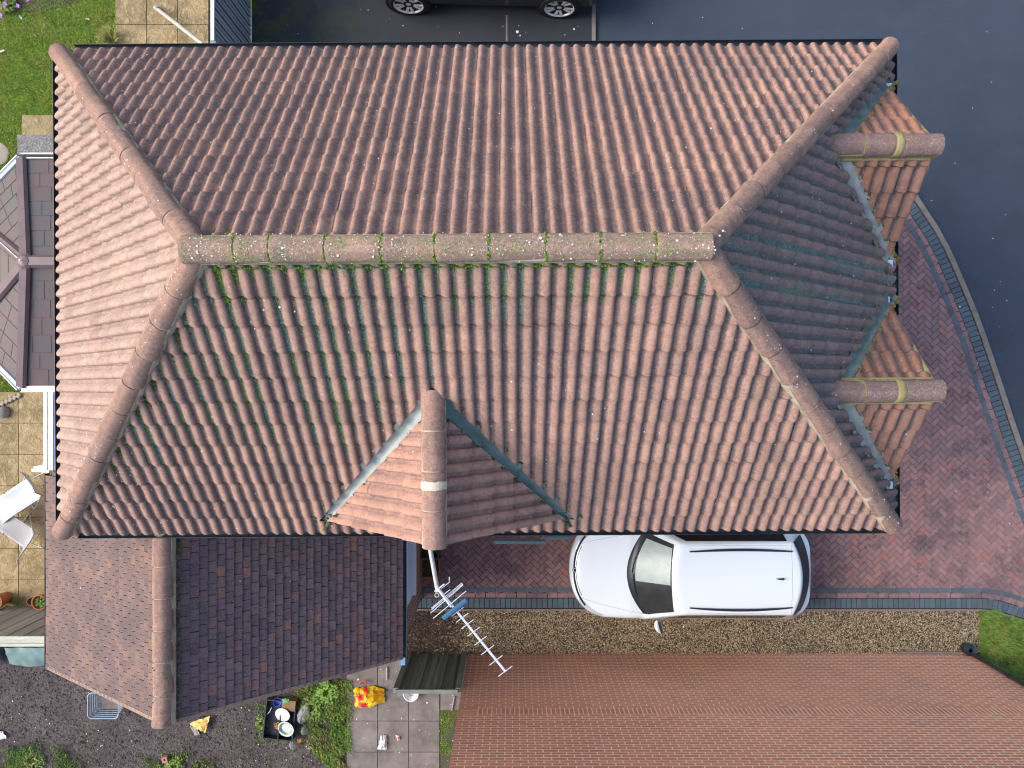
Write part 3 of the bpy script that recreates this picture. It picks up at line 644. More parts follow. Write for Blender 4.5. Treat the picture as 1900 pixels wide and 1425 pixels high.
# ------------------------------------------------------------------ main house
house = thing('house', 'two storey house with large hipped roof of pinkish brown concrete tiles', 'house', (0, 0, 0), R(.38))
ZE = 5.2; WX0, WX1, WY0, WY1 = -5.69, 4.80, -1.815, 4.225
tp = .92; RZ = ZE + 2.84; RXa, RXb, RY = -2.74, 1.66, 1.18
def plane(a, b, c):   # vertical cut plane through a,b (xy), keeping the side of c
    a, b, c = Vector((*a, 0)), Vector((*b, 0)), Vector((*c, 0)); e = b - a; no = Vector((e.y, -e.x, 0)).normalized()
    if no.dot(c - a) > 0: no = -no
    return (a, no)
NW, NE, SE, SW = (WX0, WY1), (WX1, WY1), (WX1, WY0), (WX0, WY0); RA, RB = (RXa, RY), (RXb, RY)
def vdir(dx, dy, run, rise): return Vector((dx * run, dy * run, rise)).normalized()
runS = RY - WY0; runN = WY1 - RY; runW = RXa - WX0; runE = WX1 - RXb; rise = RZ - ZE
sS, sN, sW, sE = [math.hypot(r_, rise) for r_ in (runS, runN, runW, runE)]
def dens_s(p, pan, dr):
    x_ = p.x; col = mn.noise(Vector((math.floor((x_ + 9) / .15) * 3.7, .5, 0)))
    reach = 2.9 * max(0, min(1, (1.0 - (x_ + 2.0) / 2.0))) + .55 + .7 * col
    if x_ < -3.2: reach = 3.4 + col
    f = max(0, 1 - dr / max(.15, reach)); f = min(.47, f * 1.15)
    ex = .25 if dr < .25 else 0
    if dr < .12: return .42 + .1 * col
    return (f * (.75 + .9 * max(-.4, col)) * (1 if pan else (.55 if dr < .55 and x_ < -1.2 else .15)) + ex * (1 if pan else .4) + .04 * pan)
def dens_n(p, pan, dr):
    f = .42 if dr < .14 else (.2 if dr < .5 and p.x < -1.5 else 0)
    if dr > sN - .5 and -4.5 < p.x < 0: f += .22 * pan
    return f
def dens_e(p, pan, dr):
    f = 0
    if dr < 1.0: f = .22
    if abs(p.y - .95) < .12 or abs(p.y - 1.32) < .09: f = .40 + .08 * math.sin(p.x * 7)
    return f * (.6 + .4 * pan) + .06
# gablet definitions: (axis, along-front coordinate, centre, half width, ridge z, front base z)
GS = dict(c=-.82, hw=1.49, f=-1.68, zr=6.80, zb=5.37)
GE = [dict(c=2.64, hw=1.10, f=4.765, zr=6.26, zb=5.30), dict(c=-.105, hw=1.13, f=4.765, zr=6.26, zb=5.30)]
e_ = .055
bS = WY0 + (GS['zr'] - ZE) / (rise / runS)
hS = [(GS['c'] - GS['hw'] - e_, WY0 - .1, 0), (GS['c'] - GS['hw'] - e_, GS['f'] - .02, 0), (GS['c'] - .02, bS + e_, 0), (GS['c'] + .02, bS + e_, 0), (GS['c'] + GS['hw'] + e_, GS['f'] - .02, 0), (GS['c'] + GS['hw'] + e_, WY0 - .1, 0)]
hS = [(GS['c'] - GS['hw'] - .10, GS['f'] - .01, 0), (GS['c'], bS + .10, 0), (GS['c'] + GS['hw'] + .10, GS['f'] - .01, 0)]
hE = []
for g in GE:
    bE = WX1 - (g['zr'] - ZE) / (rise / runE); hE.append([(g['f'] + .01, g['c'] - g['hw'] - .09, 0), (bE - .09, g['c'], 0), (g['f'] + .01, g['c'] + g['hw'] + .09, 0)])
roman_slope('roof_slope', (WX0, WY0, ZE), (1, 0, 0), vdir(0, 1, runS, rise), WX1 - WX0, sS, T_MAIN, house, cuts=[plane(SW, RA, (0, 0)), plane(SE, RB, (0, 0)), ((0, RY, 0), Vector((0, 1, 0)))], holes=[hS], dens=dens_s, u0=.06)
roman_slope('roof_slope', (WX1, WY1, ZE), (-1, 0, 0), vdir(0, -1, runN, rise), WX1 - WX0, sN, T_NORTH, house, shade_lim=.092, cuts=[plane(NW, RA, (0, 3)), plane(NE, RB, (0, 3)), ((0, RY, 0), Vector((0, -1, 0)))], dens=dens_n, u0=.11)
roman_slope('roof_slope', (WX0, WY1, ZE), (0, -1, 0), vdir(1, 0, runW, rise), WY1 - WY0, sW, T_WEST, house, cuts=[plane(NW, RA, (-5.5, 1)), plane(SW, RA, (-5.5, 1))], u0=.1)
roman_slope('roof_slope', (WX1, WY0, ZE), (0, 1, 0), vdir(-1, 0, runE, rise), WY1 - WY0, sE, T_EAST, house, cuts=[plane(NE, RB, (4.5, 1)), plane(SE, RB, (4.5, 1))], u0=.02, dens=dens_e, holes=hE)
m = MB(); m.add([(WX0 + .02, WY0 + .02, ZE - .02), (WX1 - .02, WY0 + .02, ZE - .02), (WX1 - .02, WY1 - .02, ZE - .02), (WX0 + .02, WY1 - .02, ZE - .02), (RXa, RY, RZ - .03), (RXb, RY, RZ - .03)],
    [(0, 1, 5, 4), (2, 3, 4, 5), (3, 0, 4), (1, 2, 5), (3, 2, 1, 0)]); m.build('roof_underlay', BLACKP, house)
# caps
rr = .118; up = .033
def hipend(c, ext=.10):
    r_ = RA if c[0] < 0 else RB; a_ = Vector((*r_, RZ + up)); b_ = Vector((*c, ZE + up)); d = (b_ - a_).normalized(); return b_ + d * ext, a_
for c in (NW, NE, SE, SW):
    b_, a_ = hipend(c, .05)
    o, J, aa, bb, dd = cap_run('hip_cap', b_, a_, rr, T_CAP, house, .46, mossd=.05 if c != SW else .16, mort=MORTAR)
rc, J, aa, bb, dd = cap_run('ridge_cap', (RXa - .10, RY, RZ + up + .03), (RXb + .07, RY, RZ + up + .03), rr + .005, T_CAPM, house, .475, lens=(.47, .30, .475), mossd=.30)
# moss lumps on ridge
m = MB()
for j in J[:-1]:
    for _ in range(42):
        th = random.choice((random.uniform(.02, 1.2), random.uniform(1.7, 3.1))) if random.random() < .8 else random.uniform(0, 3.14)
        m.lump(j + aa * math.cos(th) * (rr + .006) + bb * math.sin(th) * (rr * .88) + dd * random.uniform(-.014, .014), random.uniform(.006, .014))
for _ in range(900):
    x_ = random.uniform(RXa + .1, RXb - .1); m.lump((x_, RY - rr - .012 + random.uniform(-.015, .012), RZ - .07 + random.uniform(0, .01)), random.uniform(.008, .018))
for _ in range(260):
    x_ = RXa + abs(random.gauss(0, .7)); m.lump((x_, RY + rr + .01 + random.uniform(-.012, .02), RZ - .07), random.uniform(.007, .016))
def roofz(x_, y_): return min(ZE + (x_ - WX0) * rise / runW, ZE + (WX1 - x_) * rise / runE, ZE + (y_ - WY0) * rise / runS, ZE + (WY1 - y_) * rise / runN)
for _ in range(900):   # junction of ridge and western hips
    x_, y_ = RXa + .06 + abs(random.gauss(0, .16)), RY - .135 - abs(random.gauss(0, .13)); m.lump((x_, y_, roofz(x_, y_) + .035), random.uniform(.004, .012), .5)
for _ in range(200):
    x_, y_ = RXa + .06 + abs(random.gauss(0, .09)), RY + .13 + abs(random.gauss(0, .05)); m.lump((x_, y_, roofz(x_, y_) + .035), random.uniform(.004, .010), .5)
m.build('moss', MOSS, rc)['kind'] = 'stuff'
m = MB()
hs = Vector((*SW, ZE)); hr = Vector((*RA, RZ)); hd = hr - hs
for _ in range(2300):   # moss on the inner side of the south-west hip
    t = random.random() ** .8; p = hs + hd * t; sd_ = Vector((hd.y, -hd.x, 0)).normalized(); q = .13 + abs(random.gauss(0, .035)); p = p + sd_ * q
    if mn.noise(p * 3) < -.12: continue
    p.z = ZE + (p.y - WY0) * rise / runS + .04; m.lump(p, random.uniform(.005, .013), .5)
m.build('moss', MOSSD, rc)['kind'] = 'stuff'
# gutters
def gutter(name, p, q, parent, mat=BLACKP, r=.058):
    p, q = Vector(p), Vector(q); d = (q - p).normalized(); a = Vector((d.y, -d.x, 0)); m = MB(); vs = []
    prof = [(math.cos(t), math.sin(t)) for t in [math.pi + math.pi * k / 10 for k in range(11)]]
    for c in (p, q):
        for (x_, y_) in prof: vs.append(c + a * x_ * r + Vector((0, 0, y_ * r)))
        for (x_, y_) in prof[::-1]: vs.append(c + a * x_ * (r - .006) + Vector((0, 0, y_ * (r - .006))))
    n = 22; m.add(vs, [(i, (i + 1) % n, n + (i + 1) % n, n + i) for i in range(n)]); 
    return m.build(name, mat, parent)
zg = ZE + .0
gutter('gutter', (WX0 + .15, WY0 - .055, zg), (WX1 - .05, WY0 - .055, zg), house)
gutter('gutter', (WX0 + .15, WY1 + .07, zg), (WX1 - .05, WY1 + .07, zg), house)
gutter('gutter', (WX0 - .06, WY0 + .05, zg), (WX0 - .06, WY1 - .05, zg), house)
gutter('gutter', (WX1 + .06, WY0 + .05, zg), (WX1 + .06, WY1 - .05, zg), house)
m = MB()
for (a_, b_) in (((WX0 + .16, WY0 + .02), (WX1 - .16, WY0 + .055)), ((WX0 + .16, WY1 - .055), (WX1 - .16, WY1 - .02)), ((WX0 + .07, WY0 + .1), (WX0 + .1, WY1 - .1)), ((WX1 - .1, WY0 + .1), (WX1 - .07, WY1 - .1))):
    m.box((*a_, ZE - .22), (*b_, ZE - .03))
m.build('fascia', BLACKP, house)
m = MB(); m.box((WX0 + .35, WY0 + .3, -.1), (WX1 - .3, WY1 - .3, ZE - .06))
def brickwall_mat():
    m_ = Mat('house_brickwork', .85, .2); b_ = nn(m_.t, 'ShaderNodeTexBrick'); b_.inputs['Scale'].default_value = 1; b_.inputs['Brick Width'].default_value = .225; b_.inputs['Row Height'].default_value = .075
    b_.inputs['Mortar Size'].default_value = .006; b_.inputs['Color1'].default_value = (.30, .14, .10, 1); b_.inputs['Color2'].default_value = (.24, .12, .09, 1); b_.inputs['Mortar'].default_value = (.35, .32, .28, 1)
    sp = nn(m_.t, 'ShaderNodeSeparateXYZ'); cb = nn(m_.t, 'ShaderNodeCombineXYZ'); m_.L(m_.vec, sp.inputs[0]); m_.L(m_.math('ADD', sp.outputs[0], sp.outputs[1]), cb.inputs[0]); m_.L(sp.outputs[2], cb.inputs[1]); m_.L(cb.outputs[0], b_.inputs['Vector'])
    m_.base(b_.outputs['Color']); return m_.m
BW = brickwall_mat(); m.build('wall', BW, house)
m = MB()
def win(m, x_, y_, z_, w_, h_, ax):
    if ax == 'x': m.box((x_ - w_ / 2, y_ - .02, z_), (x_ + w_ / 2, y_ + .02, z_ + h_))
    else: m.box((x_ - .02, y_ - w_ / 2, z_), (x_ + .02, y_ + w_ / 2, z_ + h_))
for (x_, y_, z_, w_, h_, ax) in ((4.6, 2.64, 3.2, 1.2, 1.2, 'y'), (4.6, -.1, 3.2, 1.2, 1.2, 'y'), (4.6, 2.6, .9, 1.6, 1.2, 'y'), (-3.5, 3.97, 3.3, 1.0, 1.1, 'x'), (1.5, 3.97, 3.3, 1.0, 1.1, 'x')):
    f_ = MB(); win(f_, x_, y_, z_, w_, h_, ax); fo = f_.build('window', WHITEP, house)
    g_ = MB(); win(g_, x_ + (.012 if ax == 'y' else 0), y_ + (.012 if ax == 'x' else 0), z_ + .07, w_ - .14, h_ - .14, ax); g_.build('pane', INTER, fo)

# gablets
def gablet(g, axis):
    # local frame: x across, y outwards (front), z up ; placed at centre of the base on the main roof
    if axis == 'S': T = lambda a, b, z: Vector((g['c'] + a, g['f'] - b, z)); slope = rise / runS; eave = WY0; out = lambda b: g['f'] - b
    else: T = lambda a, b, z: Vector((g['f'] + b, g['c'] - a * -1, z)); slope = rise / runE
    back = (g['zr'] - ZE) / slope; fr = (g['f'] - WY0) if axis == 'S' else (WX1 - g['f'])
    bl = -(back - fr)       # b coordinate of the point where the ridge meets the main slope
    zf = ZE + slope * fr    # main roof height at the front
    hw, zr = g['hw'], g['zr']; rs = zr - zf; sl_ = math.hypot(hw, rs)
    m = MB(); m.add([T(-hw + .06, -.13, zf - .05), T(hw - .06, -.13, zf - .05), T(0, -.13, zr - .08)], [(0, 1, 2)])
    m.add([T(-hw + .06, -.13, zf - .05), T(hw - .06, -.13, zf - .05), T(hw - .06, -.13, zf - .6), T(-hw + .06, -.13, zf - .6)], [(0, 1, 2, 3)])
    root = m.build('gablet', BW, house)
    rt = {'S': (T_SOUTH, T_SOUTH), 'E': (T_SMALL, T_SMALL)}[axis]
    for s_ in (-1, 1):
        O = T(s_ * hw, -(-bl) - .3, zf) if False else T(s_ * hw, bl - .1, zf)
        Udir = (T(0, 1, 0) - T(0, 0, 0)); Vd = (T(0, 0, zr) - T(s_ * hw, 0, zf)).normalized()
        # cut planes: front verge, ridge, valley
        fr_p = (T(0, 0, 0), (T(0, 1, 0) - T(0, 0, 0)).normalized())
        rg_p = (T(0, 0, 0), (T(-s_, 0, 0) - T(0, 0, 0)).normalized())
        a_, b_, c_ = T(s_ * (hw + .0), -.10, 0), T(0, bl - .02, 0), T(0, -.05, 0)
        vv = plane((a_.x, a_.y), (b_.x, b_.y), (c_.x, c_.y))
        inw = -vv[1] * .085
        roman_slope('gablet_roof', O, Udir, Vd, -bl + .2, sl_, rt[0], root, cuts=[fr_p, rg_p, (vv[0] + inw, vv[1])], gauge=.33, u0=.05, flip=(s_ > 0), dens=lambda p, pan, dr: .12 * pan)
        # undercloak
        q = MB(); q.add([T(s_ * hw, -.02, zf - .025), T(0, -.02, zr - .025), T(0, bl, zr - .025)], [(0, 1, 2)]); q.build('underlay', BLACKP, root)
        # verge mortar
        q = MB(); q.bar(T(s_ * (hw - .02), -.02, zf - .012), T(s_ * .05, -.02, zr - .012), .06, .03); q.build('verge', VERGEM if axis == 'S' else YMORT, root)
        # lead valley: strip lying on the main tiles and turned up the gablet side
        q = MB(); n_ = 26; wl = .23 if not (axis == 'E' and s_ < 0) else .19
        v0 = T(s_ * (hw + .13), .05, zf - .10); v1 = T(s_ * .05, bl + .02, zr - .05)
        dv = (v1 - v0).normalized(); hz = Vector((dv.y, -dv.x, 0)).normalized()
        cen = T(0, -.2, 0); 
        if hz.dot(Vector((cen.x, cen.y, 0)) - Vector((v0.x, v0.y, 0))) < 0: hz = -hz
        def mainz(p): 
            return ZE + slope * ((p.y - WY0) if axis == 'S' else (WX1 - p.x))
        def gabz(p):
            aa_ = abs((p.x - g['c']) if axis == 'S' else (p.y - g['c'])); return zr - rs * aa_ / hw
        def fn(u, v):
            c = v0.lerp(v1, u); off = (-.085 if axis == 'S' else -.10) + (.18 if axis == 'S' else .215) * v + .004 * mn.noise(Vector((u * 9, v * 2 + s_, g['c']))); p = c + hz * off
            z_ = max(mainz(p), gabz(p)) + (.034 if axis == 'S' else .046) + .006 * mn.noise(Vector((u * 14, v * 5, 2))) - .01 * math.sin(v * math.pi)
            return Vector((p.x, p.y, z_))
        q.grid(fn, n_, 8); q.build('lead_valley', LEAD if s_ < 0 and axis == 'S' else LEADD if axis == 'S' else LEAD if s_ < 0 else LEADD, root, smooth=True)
        # debris and moss along both edges of the lead
        q = MB(); lowheavy = 2.6
        for _ in range(520 if axis == 'S' else 330):
            u = random.random() ** (1.0 if s_ > 0 else 1.5); v = random.choice((random.gauss(.0, .04), random.gauss(1.0, .05))) if random.random() < .8 or u > .12 else random.random()
            if axis == 'S' and s_ < 0 and u > .2 and random.random() < .75: continue
            p = fn(u, v); p.z += .004; q.lump(p, random.uniform(.005, .014 if u > .12 else .024))
        q.build('moss', MOSSY if axis == 'E' else MOSSD, root)['kind'] = 'stuff'
    bk = T(0, bl - (.08 if axis == 'S' else .15), zr + .035); ft = T(0, .03, zr + .035)
    cp, Jn, a2, b2, d2 = cap_run('ridge_cap', bk, ft, .128, T_CAP if axis == 'S' else T_CAPD, root, .42, mort=MORTAR if axis == 'S' else YMORT, mossd=.04 if axis == 'S' else .22)
    q = MB()
    for _ in range(60): q.lump(T(random.uniform(-.13, .13), bl - random.uniform(.0, .12), zr + random.uniform(-.02, .03)), random.uniform(.01, .022))
    q.build('moss', MOSSD, root)['kind'] = 'stuff'
    # pale mortar band round one joint
    k = {'S': .60}.get(axis, .62)
    q = MB(); vs = []
    c0 = bk.lerp(ft, k)
    for dd_, r_ in ((-.045, .129), (-.02, .137), (.02, .138), (.045, .129)):
        for i in range(15):
            th = math.pi * i / 14 * 1.1 - .05 * math.pi; vs.append(c0 + d2 * (dd_ + .012 * mn.noise(Vector((i * .7, dd_ * 60, g['c'])))) + a2 * math.cos(th) * r_ + b2 * math.sin(th) * r_)
    q.add(vs, [(j * 15 + i, (j + 1) * 15 + i, (j + 1) * 15 + i + 1, j * 15 + i + 1) for j in range(3) for i in range(14)])
    q.build('mortar_band', simple('pale_mortar', (.66, .58, .44), (.5, .42, .3), 9, .9, .1) if axis == 'S' else YMORT, root)
    if axis == 'E':
        q = MB()
        for s_ in (-1, 1): q.bar(T(s_ * .125, bl + .05, zr - .055), T(s_ * .125, -.04, zr - .055), .05, .05)
        q.build('mortar_line', YMORT, root)
    return root
gablet(GS, 'S')
for g in GE: gablet(g, 'E')
# bright valley flashing tips and hip irons
for c in (NW, NE, SE, SW):
    m = MB(); b_, a_ = hipend(c, .06); d = (b_ - a_).normalized(); d.z = 0; d.normalize(); m.bar(b_ + d * .0 + Vector((0, 0, -.03)), b_ + d * .05 + Vector((0, 0, -.03)), .02, .012); m.build('hip_iron', ALU, house)
NEWL = simple('new_lead', (.45, .58, .72), (.35, .5, .62), 8, .4, .5)
for (x_, y_) in ((4.86, 3.70), (4.86, 1.48), (4.82, 1.02), (4.84, -1.30)): m = MB(); m.box((x_ - .2, y_ - .045, ZE + .095), (x_ - .07, y_ + .045, ZE + .105)); m.build('flashing', NEWL, house)
# loose lichen / droppings on the roofs
m = MB()
def onroof(n, x0, x1, y0, y1, cl=None):
    for _ in range(n):
        x_, y_ = (random.uniform(x0, x1), random.uniform(y0, y1)) if not cl else (random.gauss(x0, x1), random.gauss(y0, y1))
        z_ = min(ZE + (x_ - WX0) * rise / runW, ZE + (WX1 - x_) * rise / runE, ZE + (y_ - WY0) * rise / runS, ZE + (WY1 - y_) * rise / runN)
        if z_ < ZE + .05: continue
        m.lump((x_, y_, z_ + .055), random.uniform(.0025, .008) * (1.7 if random.random() < .06 else 1), .35)
onroof(700, -5.6, 4.7, -1.8, 4.1); onroof(320, -4.9, .5, -.9, .6, True)
m.build('lichen_spots', DROPM, house)['kind'] = 'stuff'
m = MB(); nvec = Vector((0, -rise, runS)).normalized(); cnt = 0
for _ in range(90000):
    col = random.randint(0, 70); x_ = WX0 + .06 + col * .15 + random.uniform(-.008, .036); y_ = random.uniform(WY0, RY - .12)
    if x_ > RXb + .2 or cnt > 11000: continue
    z_ = ZE + (y_ - WY0) * rise / runS
    if ZE + (x_ - WX0) * rise / runW < z_ + .12 or ZE + (WX1 - x_) * rise / runE < z_ + .1: continue
    if abs(x_ - GS['c']) < 1.7 and z_ < GS['zr'] - abs(x_ - GS['c']) * .95 + .2: continue
    dr = (RY - y_) * sS / runS; dn = dens_s(Vector((x_, y_, z_)), 1.0, dr)
    if random.random() > (dn - .05) * 2.2 * (.4 + 1.2 * abs(mn.noise(Vector((x_ * 2, y_ * 1.5, 4))))) * (1.6 if dr < .5 else 1): continue
    m.lump(Vector((x_, y_, z_)) + nvec * .016, random.uniform(.003, .010), .5); cnt += 1
m.build('moss', MOSSP, house)['kind'] = 'stuff'
m = MB()
for _ in range(420):
    x_ = RXa + random.random() ** 1.4 * (RXb - RXa + .2); th = random.gauss(1.57, .7); m.lump((x_, RY + math.cos(th) * .132, RZ + up + .03 + math.sin(th) * .113), random.uniform(.004, .013) * (.5 if random.random() < .8 else 1), .2)
for c, k in ((SW, 150), (NW, 30), (SE, 120), (NE, 30)):
    b_, a_ = hipend(c)
    for _ in range(k): p = a_.lerp(b_, random.random()); m.lump(p + Vector((random.uniform(-.05, .05), random.uniform(-.05, .05), .105)), random.uniform(.003, .010), .3)
m.build('lichen_spots', DROPM, rc)['kind'] = 'stuff'
# short gutter with bend by the gablet
m = MB(); m.tube([(.75, -1.96, ZE - .05), (.42, -1.96, ZE - .05), (.42, -2.02, ZE - .06), (-.25, -2.02, ZE - .08)], .03, 8); m.build('downpipe', TEALP, house)

# ------------------------------------------------------------------ extension with plain tiles
ext = thing('extension', 'single storey gabled extension with small purple brown plain tiles', 'extension', (-4.5, -3, 0))
EZ, RZ2, XL, XR, XM, YG, YN = 3.0, 5.04, -7.33, -1.735, -4.495, -4.40, -1.44
def plain_slope(s_):
    xe = XL if s_ < 0 else XR; O = Vector((xe, YG - .15, EZ)); top = Vector((XM, YG - .15, RZ2)); V = (top - O).normalized(); U = Vector((0, 1, 0)); N = U.cross(V).normalized()
    if N.z < 0: N = -N
    L_ = (top - O).length; ga = .112; m = MB(); tw = .150; rowsn = int(L_ / ga) + 1
    for j in range(rowsn):
        for i in range(-1, int((YN - YG + .3) / tw) + 3):
            u = (i + (j % 2) * .5) * tw + random.uniform(-.002, .002); s0 = j * ga + random.uniform(-.003, .003) - .01; dz = random.uniform(-.0015, .0035); tl = random.uniform(-.003, .003)
            g = .0035; q = []
            for (su, ss, lf) in ((g, 0, .016), (tw - g, 0, .016 + tl), (tw - g, ga + .01, .002 + tl), (g, ga + .01, .002)):
                q.append(O + U * (u + su) + V * (s0 + ss) + N * (lf + dz))
            lo = [p - N * .014 for p in q]
            m.add(q + lo, [(0, 1, 2, 3) if s_ < 0 else (0, 1, 2, 3), (0, 4, 5, 1), (1, 5, 6, 2), (3, 7, 4, 0)])
    gp = Vector((XM, YG, 0)); gn = Vector((.027, -1, 0)).normalized()
    cuts = [(gp, gn), ((0, YN, 0), Vector((0, 1, 0))), ((XM, 0, 0), Vector((-s_, 0, 0)))]
    return m.build('roof_slope', T_PLW if s_ < 0 else T_PLE, ext, cuts=cuts)
plain_slope(-1); plain_slope(1)
m = MB(); yv = lambda x_: YG + .027 * (x_ - XM) + .03
for x_, in ((XL + .03,), (XR - .03,)):
    m.add([(x_, yv(x_), EZ - .03), (x_, YN, EZ - .03), (XM, YN, RZ2 - .03), (XM, yv(XM), RZ2 - .03)], [(0, 1, 2, 3)])
m.build('roof_underlay', BLACKP, ext)
cap_run('ridge_cap', (XM, YG - .0, RZ2 + .03), (XM, -1.55, RZ2 + .03), .128, T_CAP, ext, .42, mossd=.16)
m = MB()
for _ in range(420):
    y_ = random.uniform(YG, -2); m.lump((XM + .12 + abs(random.gauss(0, .03)), y_, RZ2 - .08), random.uniform(.005, .013))
for _ in range(150): m.lump((XM + random.uniform(-.1, .12), random.gauss(YG + .5, .3), RZ2 + .13 + random.uniform(-.04, .01)), random.uniform(.004, .011), .4)
m.build('moss', MOSSD, ext)['kind'] = 'stuff'
m = MB(); m.add([(XL + .1, yv(XL) + .04, -.1), (XR - .065, yv(XR) + .04, -.1), (XR - .065, yv(XR) + .04, EZ - .03), (XM, yv(XM) + .04, RZ2 - .06), (XL + .1, yv(XL) + .04, EZ - .03)], [(0, 1, 2, 3, 4)])
m.box((XL + .12, YG + .16, -.1), (XR - .10, YN, EZ - .04)); m.build('wall', BW, ext)
for s_ in (-1, 1):
    m = MB(); xe = XL if s_ < 0 else XR; m.bar((xe, yv(xe) - .02, EZ - .005), (XM + s_ * .1, yv(XM) - .02, RZ2 - .07), .05, .03); m.build('verge', VERGEM, ext)
gutter('gutter', (XL - .005, yv(XL), EZ - .03), (XL - .005, YN + .02, EZ - .03), ext)
gutter('gutter', (XR + .015, yv(XR) - .02, EZ - .03), (XR + .015, -1.6, EZ - .03), ext, TEALP)
m = MB(); m.box((XR - .045, yv(XR) - .14, EZ - .12), (XR + .05, yv(XR) - .02, EZ + .0)); m.build('gutter_end', simple('pale_blue_plastic', (.20, .34, .50), (.1, .2, .3), 12, .4, .5), ext)
# brickwork helper
def brick_face(m, ms, o, ux, length, z0, z1, nrm, soldier=None, L_=.225, Hh=.075, mt=.017):
    o, ux, nrm = Vector(o), Vector(ux), Vector(nrm); z = z0; j = 0
    def br(a, b, c, d):
        if b - a < .02: return
        e = .0012 + random.uniform(-.0006, .0006); vs = []
        for (u, zz) in ((a, c), (b, c), (b, d), (a, d)): vs.append(o + ux * u + Vector((0, 0, zz)) + nrm * e)
        for (u, zz) in ((a, c), (b, c), (b, d), (a, d)): vs.append(o + ux * u + Vector((0, 0, zz)) - nrm * .002)
        m.add(vs, [(0, 1, 2, 3), (0, 4, 5, 1), (1, 5, 6, 2), (2, 6, 7, 3), (3, 7, 4, 0)])
    while z < z1:
        if soldier and soldier[0] <= z < soldier[1] - .01:
            u = .225 * 1.5 if soldier[2] else 0; 
            for q in range(3): br(0 + 0 * q, u - mt, z + q * .075 + mt / 2, z + q * .075 + .075 - mt / 2)
            while u < length: br(u, min(u + .075 - mt, length), z + mt / 2, z + .225 - mt / 2); u += .075
            z += .225; j += 3; continue
        u = -(.1125 if j % 2 else 0)
        while u < length: br(max(0, u), min(length, u + L_ - mt), z + mt / 2, z + Hh - mt / 2); u += L_
        z += Hh; j += 1
    ms.add([o + ux * 0 + Vector((0, 0, z0)), o + ux * length + Vector((0, 0, z0)), o + ux * length + Vector((0, 0, z1)), o + Vector((0, 0, z1))], [(0, 1, 2, 3)])
m, ms = MB(), MB(); brick_face(m, ms, (XR - .065, yv(XR) + .03, 0), (0, 1, 0), 2.7, 0, 2.93, (1, 0, 0))
wf = m.build('wall', BRICKS, ext); ms.build('wall_joint', WMORT, wf)
m = MB(); m.box((XR - .09, -3.76, 1.42), (XR - .03, -1.7, 2.28)); so_ = m.build('side_window', WHITESKY, ext)
m = MB(); m.box((XR - .03, -3.72, 1.52), (XR - .024, -1.72, 2.2)); m.build('pane', WHITESKY, so_)
m = MB(); m.box((XR - .10, -3.80, 1.36), (XR + .01, -1.7, 1.415)); m.build('sill', WHITEP, so_)

# ------------------------------------------------------------------ lean-to and conservatory
lt = thing('lean_to', 'narrow white framed glazed lean-to between conservatory and extension roof', 'lean-to', (-6.7, -.7, 0))
m = MB(); m.bar((-7.70, -.14, 2.42), (-7.70, -1.42, 2.42), .05, .12); m.bar((-7.60, -.14, 2.47), (-7.60, -1.42, 2.47), .07, .05); m.bar((-7.66, -.14, 2.36), (-7.66, -1.42, 2.36), .12, .03)
m.build('eave_frame', WHITEP, lt)
m = MB(); m.add([(-7.62, -.14, 2.455), (-7.62, -1.42, 2.455), (-5.5, -1.42, 3.0), (-5.5, -.14, 3.0)], [(0, 1, 2, 3)]); m.build('roof_panel', simple('polycarbonate', (.45, .62, .78), (.36, .52, .66), 3, .3, .5), lt)
m = MB()
for k in range(3): m.bar((-7.68, -.2 - k * .58, .0), (-7.68, -.2 - k * .58, 2.36), .06, .06)
m.box((-7.70, -1.40, 0), (-7.66, -.16, .9)); m.build('frame', WHITEP, lt)
m = MB(); m.box((-7.685, -1.38, .9), (-7.675, -.18, 2.34)); m.build('glazing', INTER, lt)
m = MB(); m.add([P(63, 868, 2.1), P(90, 861, 2.1), P(90, 872, 2.1), P(66, 871, 2.1)], [(0, 1, 2, 3)]); m.bar(P(60, 872, 2.0), P(92, 874, 2.0), .05, .04); m.bar(P(63, 867, 2.11), P(92, 860.5, 2.11), .02, .03)
m.build('open_window', WHITEP, lt)
cons = thing('conservatory', 'Victorian style conservatory with plum coloured tile panel roof and white gutter', 'conservatory', (-7.2, 1.9, 0))
CZ, CR = 2.3, 3.35; Hp = Vector((-7.43, 1.87, CR)); Ap = [(-5.5, 3.76), (-8.21, 3.76), (-9.1, 2.85), (-9.1, .88), (-8.21, -.03), (-5.5, -.03)]
A = [Vector((*p, CZ)) for p in Ap]; rend = Vector((-5.5, 1.87, CR))
def facet(pts, name='roof_panel'):
    m = MB(); n_ = (pts[1] - pts[0]).cross(pts[2] - pts[0]).normalized(); n_ = n_ if n_.z > 0 else -n_
    m.add(pts, [tuple(range(len(pts)))])
    o = m.build(name, CONSM, cons)
    # courses of moulded tiles as low ribs
    q = MB(); e0, e1 = pts[0], pts[1]; t0, t1 = (pts[3], pts[2]) if len(pts) == 4 else (pts[2], pts[2]); K = 7
    for k in range(1, K):
        a_, b_ = e0.lerp(t0, k / K), e1.lerp(t1, k / K); 
        if (a_ - b_).length > .15: q.bar(a_ + n_ * .003, b_ + n_ * .003, .012, .008, n_)
        L_ = (a_ - b_).length; c_ = int(L_ / .3); a2, b2 = e0.lerp(t0, (k - 1) / K), e1.lerp(t1, (k - 1) / K)
        for i in range(1, c_ + 1): q.bar(a_.lerp(b_, (i - .5 * (k % 2)) / (c_ + 1)) + n_ * .002, a2.lerp(b2, (i - .5 * (k % 2)) / (c_ + 1)) + n_ * .002, .006, .006, n_)
    q.build('tile_rib', CONSM, o)
